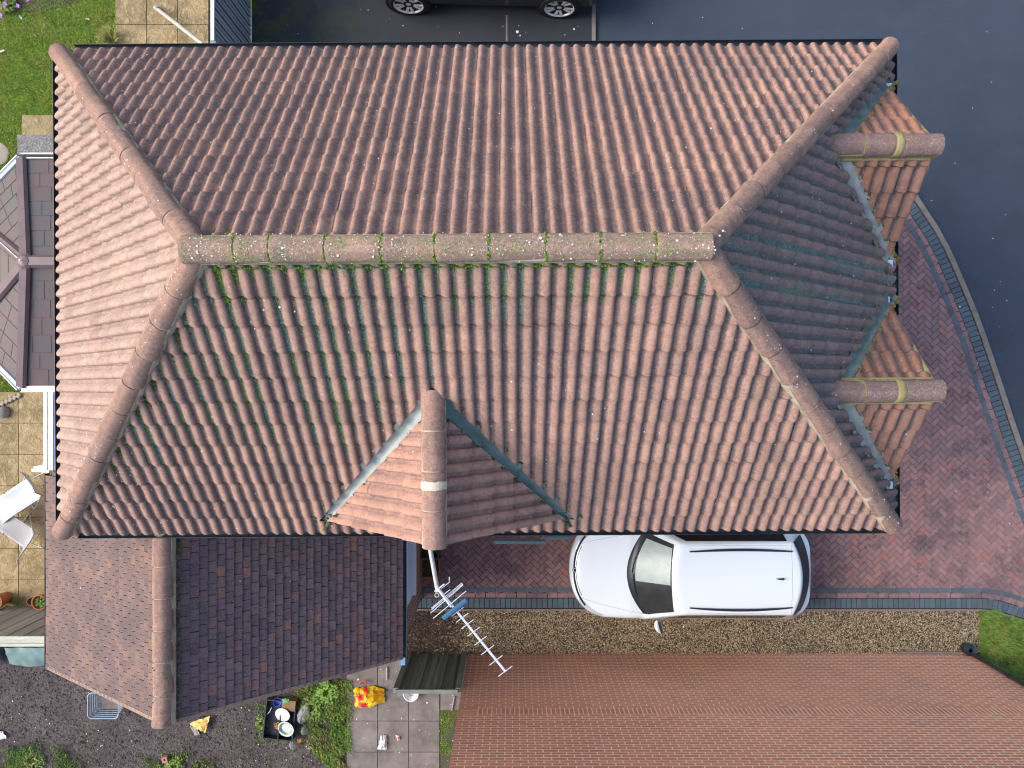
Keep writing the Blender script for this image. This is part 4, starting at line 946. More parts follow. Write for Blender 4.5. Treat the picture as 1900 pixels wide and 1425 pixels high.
facet([A[0], A[1], Hp, rend]); facet([A[1], A[2], Hp]); facet([A[2], A[3], Hp]); facet([A[3], A[4], Hp]); facet([A[4], A[5], rend, Hp])
for (a_, b_) in ((A[1], Hp), (A[2], Hp), (A[3], Hp), (A[4], Hp), (rend, Hp)):
    m = MB(); d = (b_ - a_).normalized(); s_ = d.cross(Vector((0, 0, 1))).normalized(); n_ = s_.cross(d); n_ = n_ if n_.z > 0 else -n_; wc = .095
    cs = [(-wc, .012), (-wc * .62, .055), (wc * .62, .055), (wc, .012)]
    m.add([p + s_ * u + n_ * h for p in (a_, b_) for u, h in cs], [(0, 1, 5, 4), (1, 2, 6, 5), (2, 3, 7, 6), (0, 3, 2, 1), (4, 5, 6, 7)]); m.build('hip_cap' if a_ is not rend else 'ridge_cap', CONSC, cons)
m = MB(); m.lathe([(.0, .075), (.08, .062), (.13, .03)], Hp, 10); m.build('finial_base', CONSC, cons)
m = MB(); m.bar(Hp + Vector((-.02, 0, .085)), Hp.lerp(A[2], .4) + Vector((0, 0, .075)), .012, .008); m.build('flashing_line', ALU, cons)
for i in range(5):
    a_, b_ = A[i], A[i + 1]; o = Vector((a_.x + b_.x + 15, a_.y + b_.y - 3.74, 0)).normalized(); e = (b_ - a_).normalized(); s_ = Vector((e.y, -e.x, 0)); c_ = (a_ + b_) / 2 - Vector((-7.2, 1.87, CZ))
    if s_.dot(c_) < 0: s_ = -s_
    m = MB(); i and m.bar(a_ + s_ * .05 + Vector((0, 0, -.03)), b_ + s_ * .05 + Vector((0, 0, -.03)), .10, .07); m.bar(a_ + s_ * .095 + Vector((0, 0, .01)), b_ + s_ * .095 + Vector((0, 0, .01)), .018, .03); m.bar(a_ + s_ * .02 + Vector((0, 0, .01)), b_ + s_ * .02 + Vector((0, 0, .01)), .018, .03)
    m.build('gutter', WHITEP, cons)
    w_ = MB(); w_.bar(a_ - s_ * .04 + Vector((0, 0, -2.0)), b_ - s_ * .04 + Vector((0, 0, -2.0)), .1, .6); w_.build('dwarf_wall', BW, cons)
    w_ = MB(); n_ = max(2, int((b_ - a_).length / .65)); 
    for k in range(n_ + 1): p = a_.lerp(b_, k / n_) - s_ * .05; w_.bar(p + Vector((0, 0, -1.7)), p + Vector((0, 0, -.06)), .06, .06, (1, 0, 0))
    w_.build('window_frame', WHITEP, cons)
    w_ = MB(); w_.add([a_ - s_ * .05 - Vector((0, 0, 1.7)), b_ - s_ * .05 - Vector((0, 0, 1.7)), b_ - s_ * .05 - Vector((0, 0, .06)), a_ - s_ * .05 - Vector((0, 0, .06))], [(0, 1, 2, 3)]); w_.build('glazing', INTER, cons)
m = MB(); p0, p1 = P(32, 287, .9), P(100, 250, .9); m.box((p0.x, p0.y, -.1), (p1.x + .6, p1.y, .9)); tag(m.build('pebbled_wall', PEBD), 'short grey exposed aggregate wall at the north side of the conservatory', 'wall')
# edging setts, boulder
for i in range(6):
    c = P(34 - i * 7.6 + 1, 734 + i * 3.6, .06); m = MB(); m.box((-.035, -.05, -.1), (.035, .05, .02), Matrix.Translation(c) @ Matrix.Rotation(R(-24 + random.uniform(-8, 8)), 4, 'Z'))
    o = m.build('edging_sett', PINKS); bv = o.modifiers.new('b', 'BEVEL'); bv.width = .014; bv.segments = 2
    tag(o, ('rightmost' if i == 0 else 'second from right' if i == 1 else 'third from right' if i == 2 else 'fourth from right' if i == 3 else 'fifth from right' if i == 4 else 'leftmost') + ' small stone sett of the curved lawn edging', 'sett', 'stone setts edging the lawn')
m = MB(); m.lathe([(.0, .16), (.06, .15), (.105, .10), (.12, .04), (.10, -.02)], P(9, 765, .03), 18); tag(m.build('boulder', STONE, smooth=True), 'smooth grey boulder on the patio beside the setts', 'stone')

# ------------------------------------------------------------------ fences, gate, pole
GAPM = simple('gap_shade_dark', (.05, .055, .06), (.035, .04, .045), 4, .9, .1)
def board_fence(name, label, cat, p, q, h, mat, bw=.10, rail=None, front=(0, 1, 0), gap=.004, capw=.07, caph=.03, railm=None):
    p, q = Vector(p), Vector(q); d = (q - p).normalized(); L_ = (q - p).length; f = Vector(front)
    t = thing(name, label, cat, (p + q) / 2); m = MB(); n = int(L_ / bw)
    for i in range(n):
        a_ = p + d * (i * L_ / n + gap / 2); b_ = p + d * ((i + 1) * L_ / n - gap / 2); o = f * random.uniform(0, .006) + f * (.008 if i % 2 else 0)
        m.add([a_ + o, b_ + o, b_ + o + Vector((0, 0, h)), a_ + o + Vector((0, 0, h)), a_ + o - f * .018, b_ + o - f * .018, b_ + o - f * .018 + Vector((0, 0, h)), a_ + o - f * .018 + Vector((0, 0, h))],
              [(0, 1, 2, 3), (5, 4, 7, 6), (3, 2, 6, 7), (0, 3, 7, 4), (1, 5, 6, 2)])
    m.build('board_panel', mat, t)
    m = MB(); m.bar(p + Vector((0, 0, h + caph / 2)), q + Vector((0, 0, h + caph / 2)), capw, caph); m.build('capping_rail', railm or mat, t)
    m = MB(); m.bar(p - f * .024 + Vector((0, 0, h * .5)), q - f * .024 + Vector((0, 0, h * .5)), .008, h - .02); m.build('gap_shade', GAPM, t)  # dark sheet added so the gaps between boards look shaded
    for e in (p, q):
        m = MB(); m.box((e.x - .045, e.y - .045, -.1), (e.x + .045, e.y + .045, h + .0), None); m.build('post', mat, t)
    return t, m
y0 = -5.38
board_fence('gate', 'weathered dark green wooden board gate between extension and brick wall', 'gate', (-2.04, y0, .02), (-.95, y0, .02), 1.72, WOODG, .098, railm=simple('gate_rail', (.22, .24, .20), (.16, .18, .15), 5, .85, .2))
board_fence('board_fence', 'silvered board fence with pale triple capping rail below the patio', 'fence', (-10.9, -4.42, 0), (-7.40, -4.42, 0), 1.80, WOODF, .14, caph=.03, capw=.055, railm=RAILM)
fb = [o for o in bpy.data.objects if o.name.startswith('board_fence')][0]
for k in (1, 2):
    m = MB(); m.bar((-10.9, -4.42 - .072 * k, 1.78 - k * .02), (-7.40, -4.42 - .072 * k, 1.78 - k * .02), .055, .05); m.build('capping_rail', RAILM, fb)
board_fence('slatted_fence', 'slate grey board fence standing beside the sandstone path', 'fence', (-5.215, 5.98, 0), (-5.215, 9.2, 0), 1.80, WOODS, .085, front=(1, 0, 0), gap=.024, capw=.06, railm=WHITEP)
m = MB(); a_, b_ = P(291, 16, .06), P(377, 83, 1.75)
m.tube([a_, a_.lerp(b_, .5) + Vector((0, 0, .01)), b_], [.035, .036, .036], 8); m.tube([a_ - Vector((.03, -.02, 0)), a_ + Vector((.04, -.03, .04))], .045, 8)
tag(m.build('wooden_pole', POLEM, smooth='auto'), 'pale wooden pole leaning from the sandstone path against the slate fence', 'pole')
# sheet behind fence, blue tub
m = MB(); cs = [P(8, 1202, .9), P(91, 1204, .9), P(91, 1237, .35), P(40, 1228, .3), P(20, 1230, .3)]
m.grid(lambda u, v: (P(8 + 83 * u + 10 * v * (1 - u), 1202 + 30 * v + 5 * math.sin(u * 3) * v, .9 - .55 * v * v) + Vector((0, 0, .03 * mn.noise(Vector((u * 5, v * 4, 0)))))), 18, 8)
m.grid(lambda u, v: (P(8 + 83 * u + 10 * (1 - u), 1232 + 5 * math.sin(u * 3), .35) * 1.0 + Vector((0, 0, -.35 * v))), 18, 2)
tag(m.build('sheet', TARP, smooth=True), 'grey green sheet hanging behind the pale capped fence', 'sheet')
m = MB(); m.lathe([(.0, .05), (.16, .05), (.19, .34), (.205, .35), (.205, .36), (.18, .36), (.15, .06)], P(-8, 1214, .0), 20); tag(m.build('tub', simple('blue_tub', (.10, .20, .48), (.07, .15, .4), 4, .4, .5), smooth='auto'), 'blue round tub at the left edge below the board fence', 'tub')

# ------------------------------------------------------------------ neighbour's house
nb = thing('neighbour_house', "neighbouring house with orange red brick side wall and soldier course", 'house', (4, -9, 0))
NX0, NX1, NY = -.885, 9.09, -5.38; NH = 5.0
m, ms = MB(), MB(); brick_face(m, ms, (NX0, NY, 0), (1, 0, 0), NX1 - NX0, 0, NH, (0, 1, 0), soldier=(2.4, 2.625, True))
bw_ = m.build('brick_wall', BRICK, nb); ms.build('wall_joint', WMORT, bw_)
m = MB(); m.box((NX0 + .005, NY - 7, -.1), (NX1 - .005, NY - .012, NH)); m.build('wall', BW, nb)
m = MB(); xm = (NX0 + NX1) / 2; e = .0
m.add([(NX0 - .2, NY - 7.2, NH), (NX1 + .2, NY - 7.2, NH), (NX1 + .2, NY + .12, NH), (NX0 - .2, NY + .12, NH), (NX0 + 3, NY - 3.5, NH + 2.6), (NX1 - 3, NY - 3.5, NH + 2.6)], [(0, 1, 5, 4), (1, 2, 5), (2, 3, 4, 5), (3, 0, 4), (3, 2, 1, 0)])
m.build('roof', T_MAIN, nb)
m = MB(); m.tube([(NX1 - .03, NY + .06, .15), (NX1 - .03, NY + .06, NH - .05)], .036, 10)
for z_ in (1.2, 2.9): m.tube([(NX1 - .03, NY + .06, z_), (NX1 - .03, NY + .06, z_ + .06)], .044, 10)
dp = m.build('downpipe', BLACKP, nb, smooth='auto'); m = MB(); m.lathe([(.0, .02), (.10, .02), (.11, .16), (.12, .17), (.04, .2)], (NX1 - .06, NY + .13, -.01), 16); m.build('drain_hopper', BLACKP, dp)
m = MB(); m.tube([(NX1 + .035, NY + .01, 0), (NX1 + .035, NY + .01, NH - .05)], .014, 8); m.build('cable_duct', simple('duct_grey', (.3, .27, .25), rough=.6), nb)
m = MB(); m.box((NX1 - 1.4, NY + .012, .0), (NX1 - .2, NY + .05, .03)); m.build('footing', CONC, nb)

# ------------------------------------------------------------------ cars
def smin(a, b, k=.04): h = max(k - abs(a - b), 0) / k; return min(a, b) - h * h * k * .25
def smax(a, b, k=.04): return -smin(-a, -b, k)
def make_car(name, label, loc, rz, L_, W, z0, zc, bonnet, paint, wheel_r, wb, fo, detail=True, zs=1.0, sill=.24, suv=False):
    t = thing(name, label, 'car', loc, rz); hl = L_ / 2
    # local: +x front
    a_f, a_r = .72, .42
    def hw(x_):
        df, dr = hl - x_, x_ + hl; w_ = W
        if df < a_f: w_ = W * max(0, 1 - ((a_f - df) / a_f) ** 2.1) ** (1 / 2.2)
        if dr < a_r: w_ = min(w_, W * max(0, 1 - ((a_r - dr) / a_r) ** 2.2) ** (1 / 3.2))
        return w_
    def bodyz(x_, y_):
        df, dr = hl - x_, x_ + hl
        z_ = .70 + .08 * min(1, df / .16) + (.97 - .78) * min(1, max(0, df - .16) / .95) ** .8
        z_ -= .07 * (abs(y_) / W) ** 3
        z_ = min(z_, .97 - .04 * max(0, 1 - dr / .15))
        return z_ * zs
    def gh(x_, y_):
        df, dr = hl - x_, x_ + hl; ay = abs(y_)
        base = bonnet + .30 * (ay / .75) ** 2; ws = (.955 + (df - base) * .66) * zs if not suv else (.955 + (df - base) * .75) * zs
        rf = (zc - .045 * (ay / .6) ** 2 - .018 * ((x_ + .4) / 1.2) ** 2)
        sd_ = (.96 * zs + (W - .055 - ay) * 2.15)
        rb = .95 * zs + (dr - .05 - .17 * (ay / .65) ** 2) * 1.42
        return smin(smin(ws, rf, .05), smin(sd_, rb, .05), .05)
    def Fz(x_, y_):
        w_ = hw(x_); b_ = bodyz(x_, y_)
        df, dr = hl - x_, x_ + hl; e = min(w_ - abs(y_), df * .9, dr * .9 + .02); r_ = .11
        if e < r_: b_ -= .13 * (1 - math.sqrt(max(0, 1 - ((r_ - max(e, 0)) / r_) ** 2)))
        return smax(b_, gh(x_, y_), .03)
    NX, NY_ = 150, 64; xs = []
    for i in range(NX + 1):
        u = i / NX; xs.append(-hl * math.cos(math.pi * u) * .35 + (-hl + L_ * u) * .65)
    xs[0] = -hl + .0005; xs[-1] = hl - .0005; m = MB(); vs = []
    for x_ in xs:
        w_ = hw(x_)
        for j in range(NY_ + 1):
            s_ = -1 + 2 * j / NY_; y_ = w_ * (math.sin(s_ * math.pi / 2) * .6 + s_ * .4); vs.append((x_, y_, Fz(x_, y_)))
    n = NY_ + 1; fs = [(i * n + j, (i + 1) * n + j, (i + 1) * n + j + 1, i * n + j + 1) for i in range(NX) for j in range(NY_)]
    m.add(vs, fs)
    # skirt
    ring = [(xs[i], -hw(xs[i])) for i in range(NX + 1)] + [(xs[i], hw(xs[i])) for i in range(NX, -1, -1)]
    def sk(k, zz, ins): return [(x_ * (1 - ins / hl), y_ * (1 - ins / W), zz) for x_, y_ in ring]
    st = [[(x_, y_, Fz(x_, y_ * .9999)) for x_, y_ in ring], sk(0, .62 * zs, -.004), sk(0, .45 * zs, .0), sk(0, sill, .05)]
    allv = [p for r_ in st for p in r_]; q = len(ring)
    m.add(allv, [(k * q + i, k * q + (i + 1) % q, (k + 1) * q + (i + 1) % q, (k + 1) * q + i) for k in range(3) for i in range(q)])
    m.add(st[-1], [tuple(range(q))])
    body = m.build('body', paint, t, smooth='auto', local=True)
    def patch(nm, fx, nu, nv, off, mat, par=body, smooth=True):
        m = MB()
        def fn(u, v):
            x_, y_ = fx(u, v); z_ = Fz(x_, y_); e = .004
            nx = -(Fz(x_ + e, y_) - Fz(x_ - e, y_)) / (2 * e); ny = -(Fz(x_, y_ + e) - Fz(x_, y_ - e)) / (2 * e); nv_ = Vector((nx, ny, 1)).normalized()
            return Vector((x_, y_, z_)) + nv_ * off
        m.grid(fn, nu, nv); return m.build(nm, mat, par, smooth=smooth, local=True)
    xb = lambda y_, o=0: hl - bonnet - .30 * (y_ / .75) ** 2 + o
    def wsf(y0, y1, s0=0.0, s1=1.0, b0=.76, b1=.61):
        def f(u, v):
            s_ = s0 + (s1 - s0) * u; y_ = (b0 + (b1 - b0) * s_) * (y0 + (y1 - y0) * v); top = hl - bonnet - .70 - .06 * (y_ / .6) ** 2 - (.0 if not suv else -.05)
            return xb(y_, -.05) * (1 - s_) + top * s_, y_
        return f
    patch('cowl', lambda u, v: (xb((v * 2 - 1) * .76, .035 - .085 * u), (v * 2 - 1) * .76), 4, 30, .0035, DARKT)
    patch('dashboard', wsf(-1, 1), 14, 24, .004, INTER)
    gl = patch('windscreen', wsf(-1, 1), 14, 24, .016, GLASS)
    if detail:
        sh_ = patch('sunshade', wsf(-.88, .17, .10, .97), 12, 14, .009, SHADE)
        m = MB()
        for y_, dx in ((-.02, .5), (.42, .55)):
            pts = [Vector((xb(y_ - k * .07 * 1.0, -.055 - .025 * k / 6), y_ - k * .07, 0)) for k in range(7)]
            pts = [Vector((p.x, p.y, Fz(p.x, p.y) + .028)) for p in pts]; m.tube(pts, .009, 6)
        m.build('wiper', DARKT, body, local=True)
    # side windows and rear window
    for s_ in (-1, 1):
        def sf(u, v, s_=s_):
            x_ = (hl - bonnet - .62) - (L_ - bonnet - .62 - .62) * u; ya = W - .065 - (.012 * (1 - v) + .165 * v) * (1 if u > .16 else u / .16 * .9 + .1)
            return x_, s_ * ya
        patch('side_window', sf, 30, 5, .006, DARKT if not detail else Mat('dark_glass', .06, .6).base((.012, .014, .016)).m)
    yr = .66
    patch('rear_window', lambda u, v: (-hl + .075 + .15 * abs(v * 2 - 1) ** 2.2 + (.27 + .02 * abs(v * 2 - 1) ** 2) * u, (v * 2 - 1) * (yr + .05 * (1 - u))), 8, 26, .008, Mat('rear_glass', .4, .15).base((.01, .028, .04)).m)
    # seams
    def strip(nm, pts, w_, off, mat):
        m = MB(); pp = []
        for x_, y_ in pts: pp.append(Vector((x_, y_, Fz(x_, y_) + off)))
        m.tube(pp, w_, 5); return m.build(nm, mat, body, local=True)
    for s_ in (-1, 1):
        strip('bonnet_seam', [(hl - .20 - (bonnet + .1) * k / 12, s_ * (.50 + .27 * (k / 12) ** .8)) for k in range(13)], .0028, .0, SEAM)
    strip('tailgate_seam', [(-hl + .56 + .0 * k, -.62 + 1.24 * k / 12) for k in range(13)], .0028, .0, SEAM)
    if detail:
        for s_ in (-1, 1): strip('roof_seam', [(hl - bonnet - .80 - 2.0 * k / 12, s_ * (.60 + .01 * math.sin(k / 4))) for k in range(13)], .0024, .0, SEAM)
    fr_ = []
    for k in range(33):
        y_ = -.66 + 1.32 * k / 32
        lo, hi = hl - a_f, hl
        for _ in range(30):
            mid = (lo + hi) / 2
            if hw(mid) > abs(y_): lo = mid
            else: hi = mid
        fr_.append((lo - .085, y_ * .985))
    strip('grille', fr_, .019, -.001, DARKT); strip('grille', [(x_ - .035 - .01 * abs(y_), y_ * .95) for x_, y_ in fr_[4:-4]], .006, -.001, DARKT)
    m = MB(); m.lathe([(0, .012), (.035, .014), (.05, .008), (.052, 0)], (hl - .10, 0, Fz(hl - .10, 0)), 18); m.build('badge', DARKT, body, local=True)
    m = MB(); m.lathe([(.028, .016), (.034, .02), (.04, .016)], (hl - .10, 0, Fz(hl - .10, 0)), 18); m.build('badge_ring', ALU, body, local=True)
    for s_ in (-1, 1):
        def hlp(u, v, s_=s_):
            k = v; x_ = hl - .17 - .42 * k - .0; w_ = hw(x_); return x_ - .03 * u, s_ * (w_ - .035 - .10 * u * (1 - k * .6))
        patch('headlight', hlp, 4, 10, .004, LAMPM)
        def tlp(u, v, s_=s_):
            x_ = -hl + .07 + .20 * v; w_ = hw(x_); return x_, s_ * (w_ - .012 - .05 * u)
        patch('tail_light', tlp, 4, 8, .006, REDL)
    if detail:
        for s_ in (-1, 1):
            m = MB(); pts = []; 
            for k in range(15):
                u = k / 14; x_ = hl - bonnet - 1.02 - 1.85 * u; y_ = s_ * (.505 + .035 * math.sin(u * math.pi)); pts.append(Vector((x_, y_, Fz(x_, y_) + .012 + .022 * math.sin(u * math.pi) ** .35)))
            m.tube(pts, [.008 + .016 * math.sin(.25 + (k / 14) * 2.6) for k in range(15)], 8); m.build('roof_rail', DARKT, body, smooth=True, local=True)
        x_ = -hl + .78; m = MB(); m.tube([(x_ + .07, -.02, Fz(x_ + .07, 0)), (x_, -.02, Fz(x_, 0) + .02), (x_ - .05, -.02, Fz(x_, 0) + .05), (x_ - .055, -.02, Fz(x_, 0))], [.006, .018, .012, .02], 8); m.build('antenna', DARKT, body, local=True)
    for s_ in (-1, 1):
        m = MB(); c = Vector((hl - bonnet - .52, s_ * (W + .10), .98 * zs)); vs = []
        for k, (dx, dy, rx) in enumerate(((.0, -.12, .02), (.01, -.08, .045), (.0, 0, .062), (-.03, .07, .055), (-.07, .12, .02))):
            for q_ in range(8): th = q_ * math.pi / 4; vs.append(c + Vector((dx + rx * math.cos(th) * .8, s_ * dy, rx * math.sin(th) * .95)))
        m.add(vs, [(k * 8 + q_, k * 8 + (q_ + 1) % 8, (k + 1) * 8 + (q_ + 1) % 8, (k + 1) * 8 + q_) for k in range(4) for q_ in range(8)] + [tuple(range(8)), tuple(range(32, 40))[::-1]])
        mo = m.build('mirror', paint, t, smooth='auto', local=True)
        m = MB(); m.bar(c + Vector((-.055, -s_ * .09, 0)), c + Vector((-.085, s_ * .10, 0)), .022, .10); m.build('mirror_trim', DARKT, mo, local=True)
    # wheels
    for s_ in (-1, 1):
        for x_ in (hl - fo, hl - fo - wb):
            M = Matrix.Translation((x_, s_ * (W - .10), wheel_r)) @ Matrix.Rotation(-s_ * R(90), 4, 'X')
            m = MB(); r_ = wheel_r
            m.lathe([(r_ * .73, .115), (r_ * .78, .136), (r_ * .90, .14), (r_ * .98, .125), (r_, .09), (r_, -.09), (r_ * .9, -.11), (r_ * .5, -.11)], (0, 0, 0), 40, None)
            tv = [M @ Vector(v) for v in m.v]; m.v = [tuple(v) for v in tv]; wo = m.build('wheel', RUBBER, t, smooth='auto', local=True)
            m = MB(); m.lathe([(r_ * .76, .137), (r_ * .72, .132), (r_ * .69, .11), (r_ * .68, .03)], (0, 0, 0), 40)
            for k in range(5):
                for dq in (-.17, .17):
                    th = k * 2 * math.pi / 5 + .3; p = Vector((math.cos(th + dq * .4), math.sin(th + dq * .4), 0)) * r_ * .12 + Vector((0, 0, .085)); q_ = Vector((math.cos(th + dq * 1.35), math.sin(th + dq * 1.35), 0)) * r_ * .715 + Vector((0, 0, .118)); m.bar(p, q_, .052, .03)
            m.lathe([(0, .11), (r_ * .13, .108), (r_ * .17, .09), (r_ * .17, .05)], (0, 0, 0), 16)
            m.v = [tuple(M @ Vector(v)) for v in m.v]; m.build('rim', RIMM, wo, local=True)
            m = MB(); m.lathe([(0, .03), (r_ * .66, .03)], (0, 0, 0), 30); m.v = [tuple(M @ Vector(v)) for v in m.v]; m.build('brake_disc', RUBBER, wo, local=True)
            m = MB(); m.lathe([(0, .108), (r_ + .05, .108), (r_ + .055, .09)], (0, 0, 0), 36); m.v = [tuple(M @ Vector(v)) for v in m.v if True]; m.build('wheel_arch', RUBBER, body, local=True)
    return t
make_car('estate_car', 'white estate car with black roof rails parked under the eaves on the driveway', (3.34, -3.515, .006), math.pi, 4.50, .90, 0, 1.455, 1.08, CARW, .32, 2.63, .86)
make_car('dark_car', 'dark car with silver alloy wheels at the top edge of the photo', (-.52, 8.31, 0), R(180 - 1.25), 4.80, .965, 0, 1.72, 1.2, CARD, .385, 2.93, .93, detail=False, zs=1.14, sill=.30, suv=True)

# ------------------------------------------------------------------ television aerial
ae = thing('television_aerial', 'silver yagi television aerial with blue dipole box on a cranked mast', 'aerial', P(803, 1010, 6.1))
AZ = 6.2
m = MB(); a_, b_ = P(797, 1012, AZ), P(813, 1101, AZ); m.tube([a_ + Vector((-.02, .22, 0)), a_, a_.lerp(b_, .5), b_], .026, 10); c_ = P(811.5, 1101.5, AZ)
m.tube([c_ + Vector((0, 0, -.22)), c_ + Vector((0, 0, .06))], .027, 12); m.build('mast', MASTM, ae, smooth='auto')
m = MB(); m.tube([c_ + Vector((0, 0, .0605)), c_ + Vector((0, 0, .0615))], .017, 12); m.build('mast_bore', BLACKP, ae)
m = MB(); p0, p1 = P(810, 1088, AZ + .1), P(838, 1125, AZ + .1); m.tube([p0, p1], .02, 8); d = (p1 - p0).normalized(); s_ = Vector((-d.y, d.x, 0))
m.bar(p0 + d * .03 - s_ * .05, p0 + d * .03 + s_ * .09, .012, .03); m.tube([p0 + d * .05 + s_ * .03, p0 + d * .05 + s_ * .14, p0 + d * .0 + s_ * .18], .005, 6); m.tube([p0 + d * .12, p0 + d * .12 + s_ * .1], .005, 6); m.build('clamp', ALU, ae, smooth='auto')
B0, B1 = P(812, 1090, AZ + .1), P(938, 1246, AZ + .1)
m = MB(); m.bar(B0, B1, .024, .024); m.build('boom', ALU, ae)
for (px, py) in ((849, 1135), (858, 1146), (867.5, 1158), (879, 1172), (891.5, 1189), (905, 1206), (920.5, 1225), (937.5, 1245.5)):
    m = MB(); c = P(px, py, AZ + .115); L_ = 12.5 if px < 935 else 16
    dv = Vector((.80, .60, 0)) * (16 if px > 930 else 15 if px > 900 else 14) * (H - AZ - .1) / F * 1.0
    m.tube([c - dv, c + dv], .0055, 6); m.build('director', ALU, ae)
for (x0, y0_, x1, y1, dz) in ((800.5, 1128.5, 857.5, 1081.5, .05), (799, 1137.5, 859, 1085.5, .09), (804, 1147.5, 865, 1096.5, .13), (801, 1131, 859, 1083.5, -.02)):
    m = MB(); m.tube([P(x0, y0_, AZ + dz), P(x1, y1, AZ + dz)], .0055, 6); m.build('reflector_rod', ALU, ae)
m = MB(); m.bar(P(822, 1148, AZ + .14), P(867, 1112, AZ + .14), .055, .04); o = m.build('dipole', DIPB, ae); bv = o.modifiers.new('b', 'BEVEL'); bv.width = .015; bv.segments = 3

# ------------------------------------------------------------------ planter, plants by the door
pl = thing('planter', 'square brown wooden planter of dry stems beside the extension wall', 'planter', P(798, 1054))
z_ = .28; a_, b_ = P(780, 1073, z_), P(816.5, 1036, z_); x0, y0_, x1, y1 = a_.x, a_.y, b_.x, b_.y; tw_ = .03
m = MB()
for lo, hi in (((x0, y0_), (x1, y0_ + tw_)), ((x0, y1 - tw_), (x1, y1)), ((x0, y0_ + tw_), (x0 + tw_, y1 - tw_)), ((x1 - tw_, y0_ + tw_), (x1, y1 - tw_))): m.box((*lo, 0.01), (*hi, z_))
m.build('box', BROWNW, pl)
m = MB(); m.box((x0 + tw_, y0_ + tw_, .05), (x1 - tw_, y1 - tw_, z_ - .05)); m.build('soil', DRYS, pl)
m = MB()
for _ in range(90):
    p = Vector((random.uniform(x0 + .05, x1 - .05), random.uniform(y0_ + .05, y1 - .05), z_ - .05)); a = random.random() * 6.28; m.tube([p, p + Vector((math.cos(a) * .03, math.sin(a) * .03, .04)), p + Vector((math.cos(a) * .08, math.sin(a) * .08, .03))], .003, 4, False)
m.build('dry_stems', simple('stem', (.20, .13, .10), (.1, .07, .05), 20, .9, .2), pl)
leaf_plant('leafy_plant', P(784, 1024), 260, .16, WEED, 'small green plant at the wall under the gablet', 'plant', .15, .014)
leaf_plant('shaded_plant', P(788, 1042), 160, .13, simple('dark_leaf', (.03, .05, .02), (.02, .035, .02), 9, .8, .2, isl=.3), 'dark low plant between extension wall and planter', 'plant', .1, .014)
m = MB(); c = P(806, 1025, 0); m.lathe([(0, .02), (.09, .02), (.11, .3), (.12, .3), (.12, .31), (.10, .31), (.085, .05)], c, 18); tag(m.build('bucket', simple('dark_blue_plastic', (.03, .06, .10), (.02, .04, .07), 5, .4, .5), smooth='auto'), 'dark blue bucket just above the brown planter', 'bucket')

# ------------------------------------------------------------------ garden chairs
def chair(label, loc, rz):
    t = thing('garden_chair', label, 'chair', loc, rz, 'sling garden chairs on the patio')
    prof = [(-.42, 1.0), (-.36, .86), (-.26, .66), (-.16, .49), (-.02, .43), (.22, .425), (.5, .44), (.72, .40), (.86, .33)]
    pp = smoothp(prof, 4)
    for s_ in (-1, 1):
        m = MB(); m.tube([(p[0], s_ * .22, p[1]) for p in [(-.45, 1.06)] + pp], .013, 8); m.build('side_rail', FRAMEW, t, smooth=True, local=True)
        m = MB(); m.tube([(.44, s_ * .235, .46), (.1, s_ * .235, .22), (-.33, s_ * .235, .0)], .012, 8); m.build('leg', FRAMEW, t, smooth=True, local=True)
        m = MB(); m.tube([(-.22, s_ * .25, .62), (.1, s_ * .25, .3), (.40, s_ * .25, .0)], .012, 8); m.build('leg', FRAMEW, t, smooth=True, local=True)
    m = MB(); m.tube([(-.33, -.235, .012), (-.33, .235, .012)], .012, 8); m.tube([(.40, -.25, .012), (.40, .25, .012)], .012, 8); m.tube([(-.12, -.235, .13), (-.12, .235, .13)], .01, 8); m.build('stretcher', FRAMEW, t, smooth=True, local=True)
    def fn(u, v):
        k = u * (len(pp) - 1); i = min(int(k), len(pp) - 2); f = k - i; x_ = pp[i][0] * (1 - f) + pp[i + 1][0] * f; z_ = pp[i][1] * (1 - f) + pp[i + 1][1] * f; w_ = .215; s_ = (v * 2 - 1)
        ins = (1 - s_ * s_) * .055 * (1 if u < .04 else 0); return Vector((x_ + ins, s_ * w_, z_ + .01 - .03 * (1 - s_ * s_) - (.09 * ins / .055 if ins else 0)))
    m = MB(); m.grid(fn, 30, 10); so = m.build('sling', SLING, t, smooth=True, local=True); sm = so.modifiers.new('s', 'SOLIDIFY'); sm.thickness = .004
    return t
c1 = chair('pale sling garden chair nearer the lean-to, facing down left', (P(55, 894, 1.03) + Vector((-.83, -.55, 0)).normalized() * .45) * 1.0, math.atan2(-.55, -.83)); c1.location.z = 0.03
c2 = copy_tree(c1); c2.scale = (.84, .84, .84); c2.location = P(44, 1026, .88) + Vector((-.82, .57, 0)).normalized() * .38; c2.location.z = .03; c2.rotation_euler.z = math.atan2(.57, -.82); c2['label'] = 'sling garden chair farther from the lean-to, facing up left'
for ch in c2.children:
    if ch.name.startswith('sling'): ch.data = ch.data.copy(); ch.data.materials[0] = STRIPE; ch['label'] = 'grey striped sling'

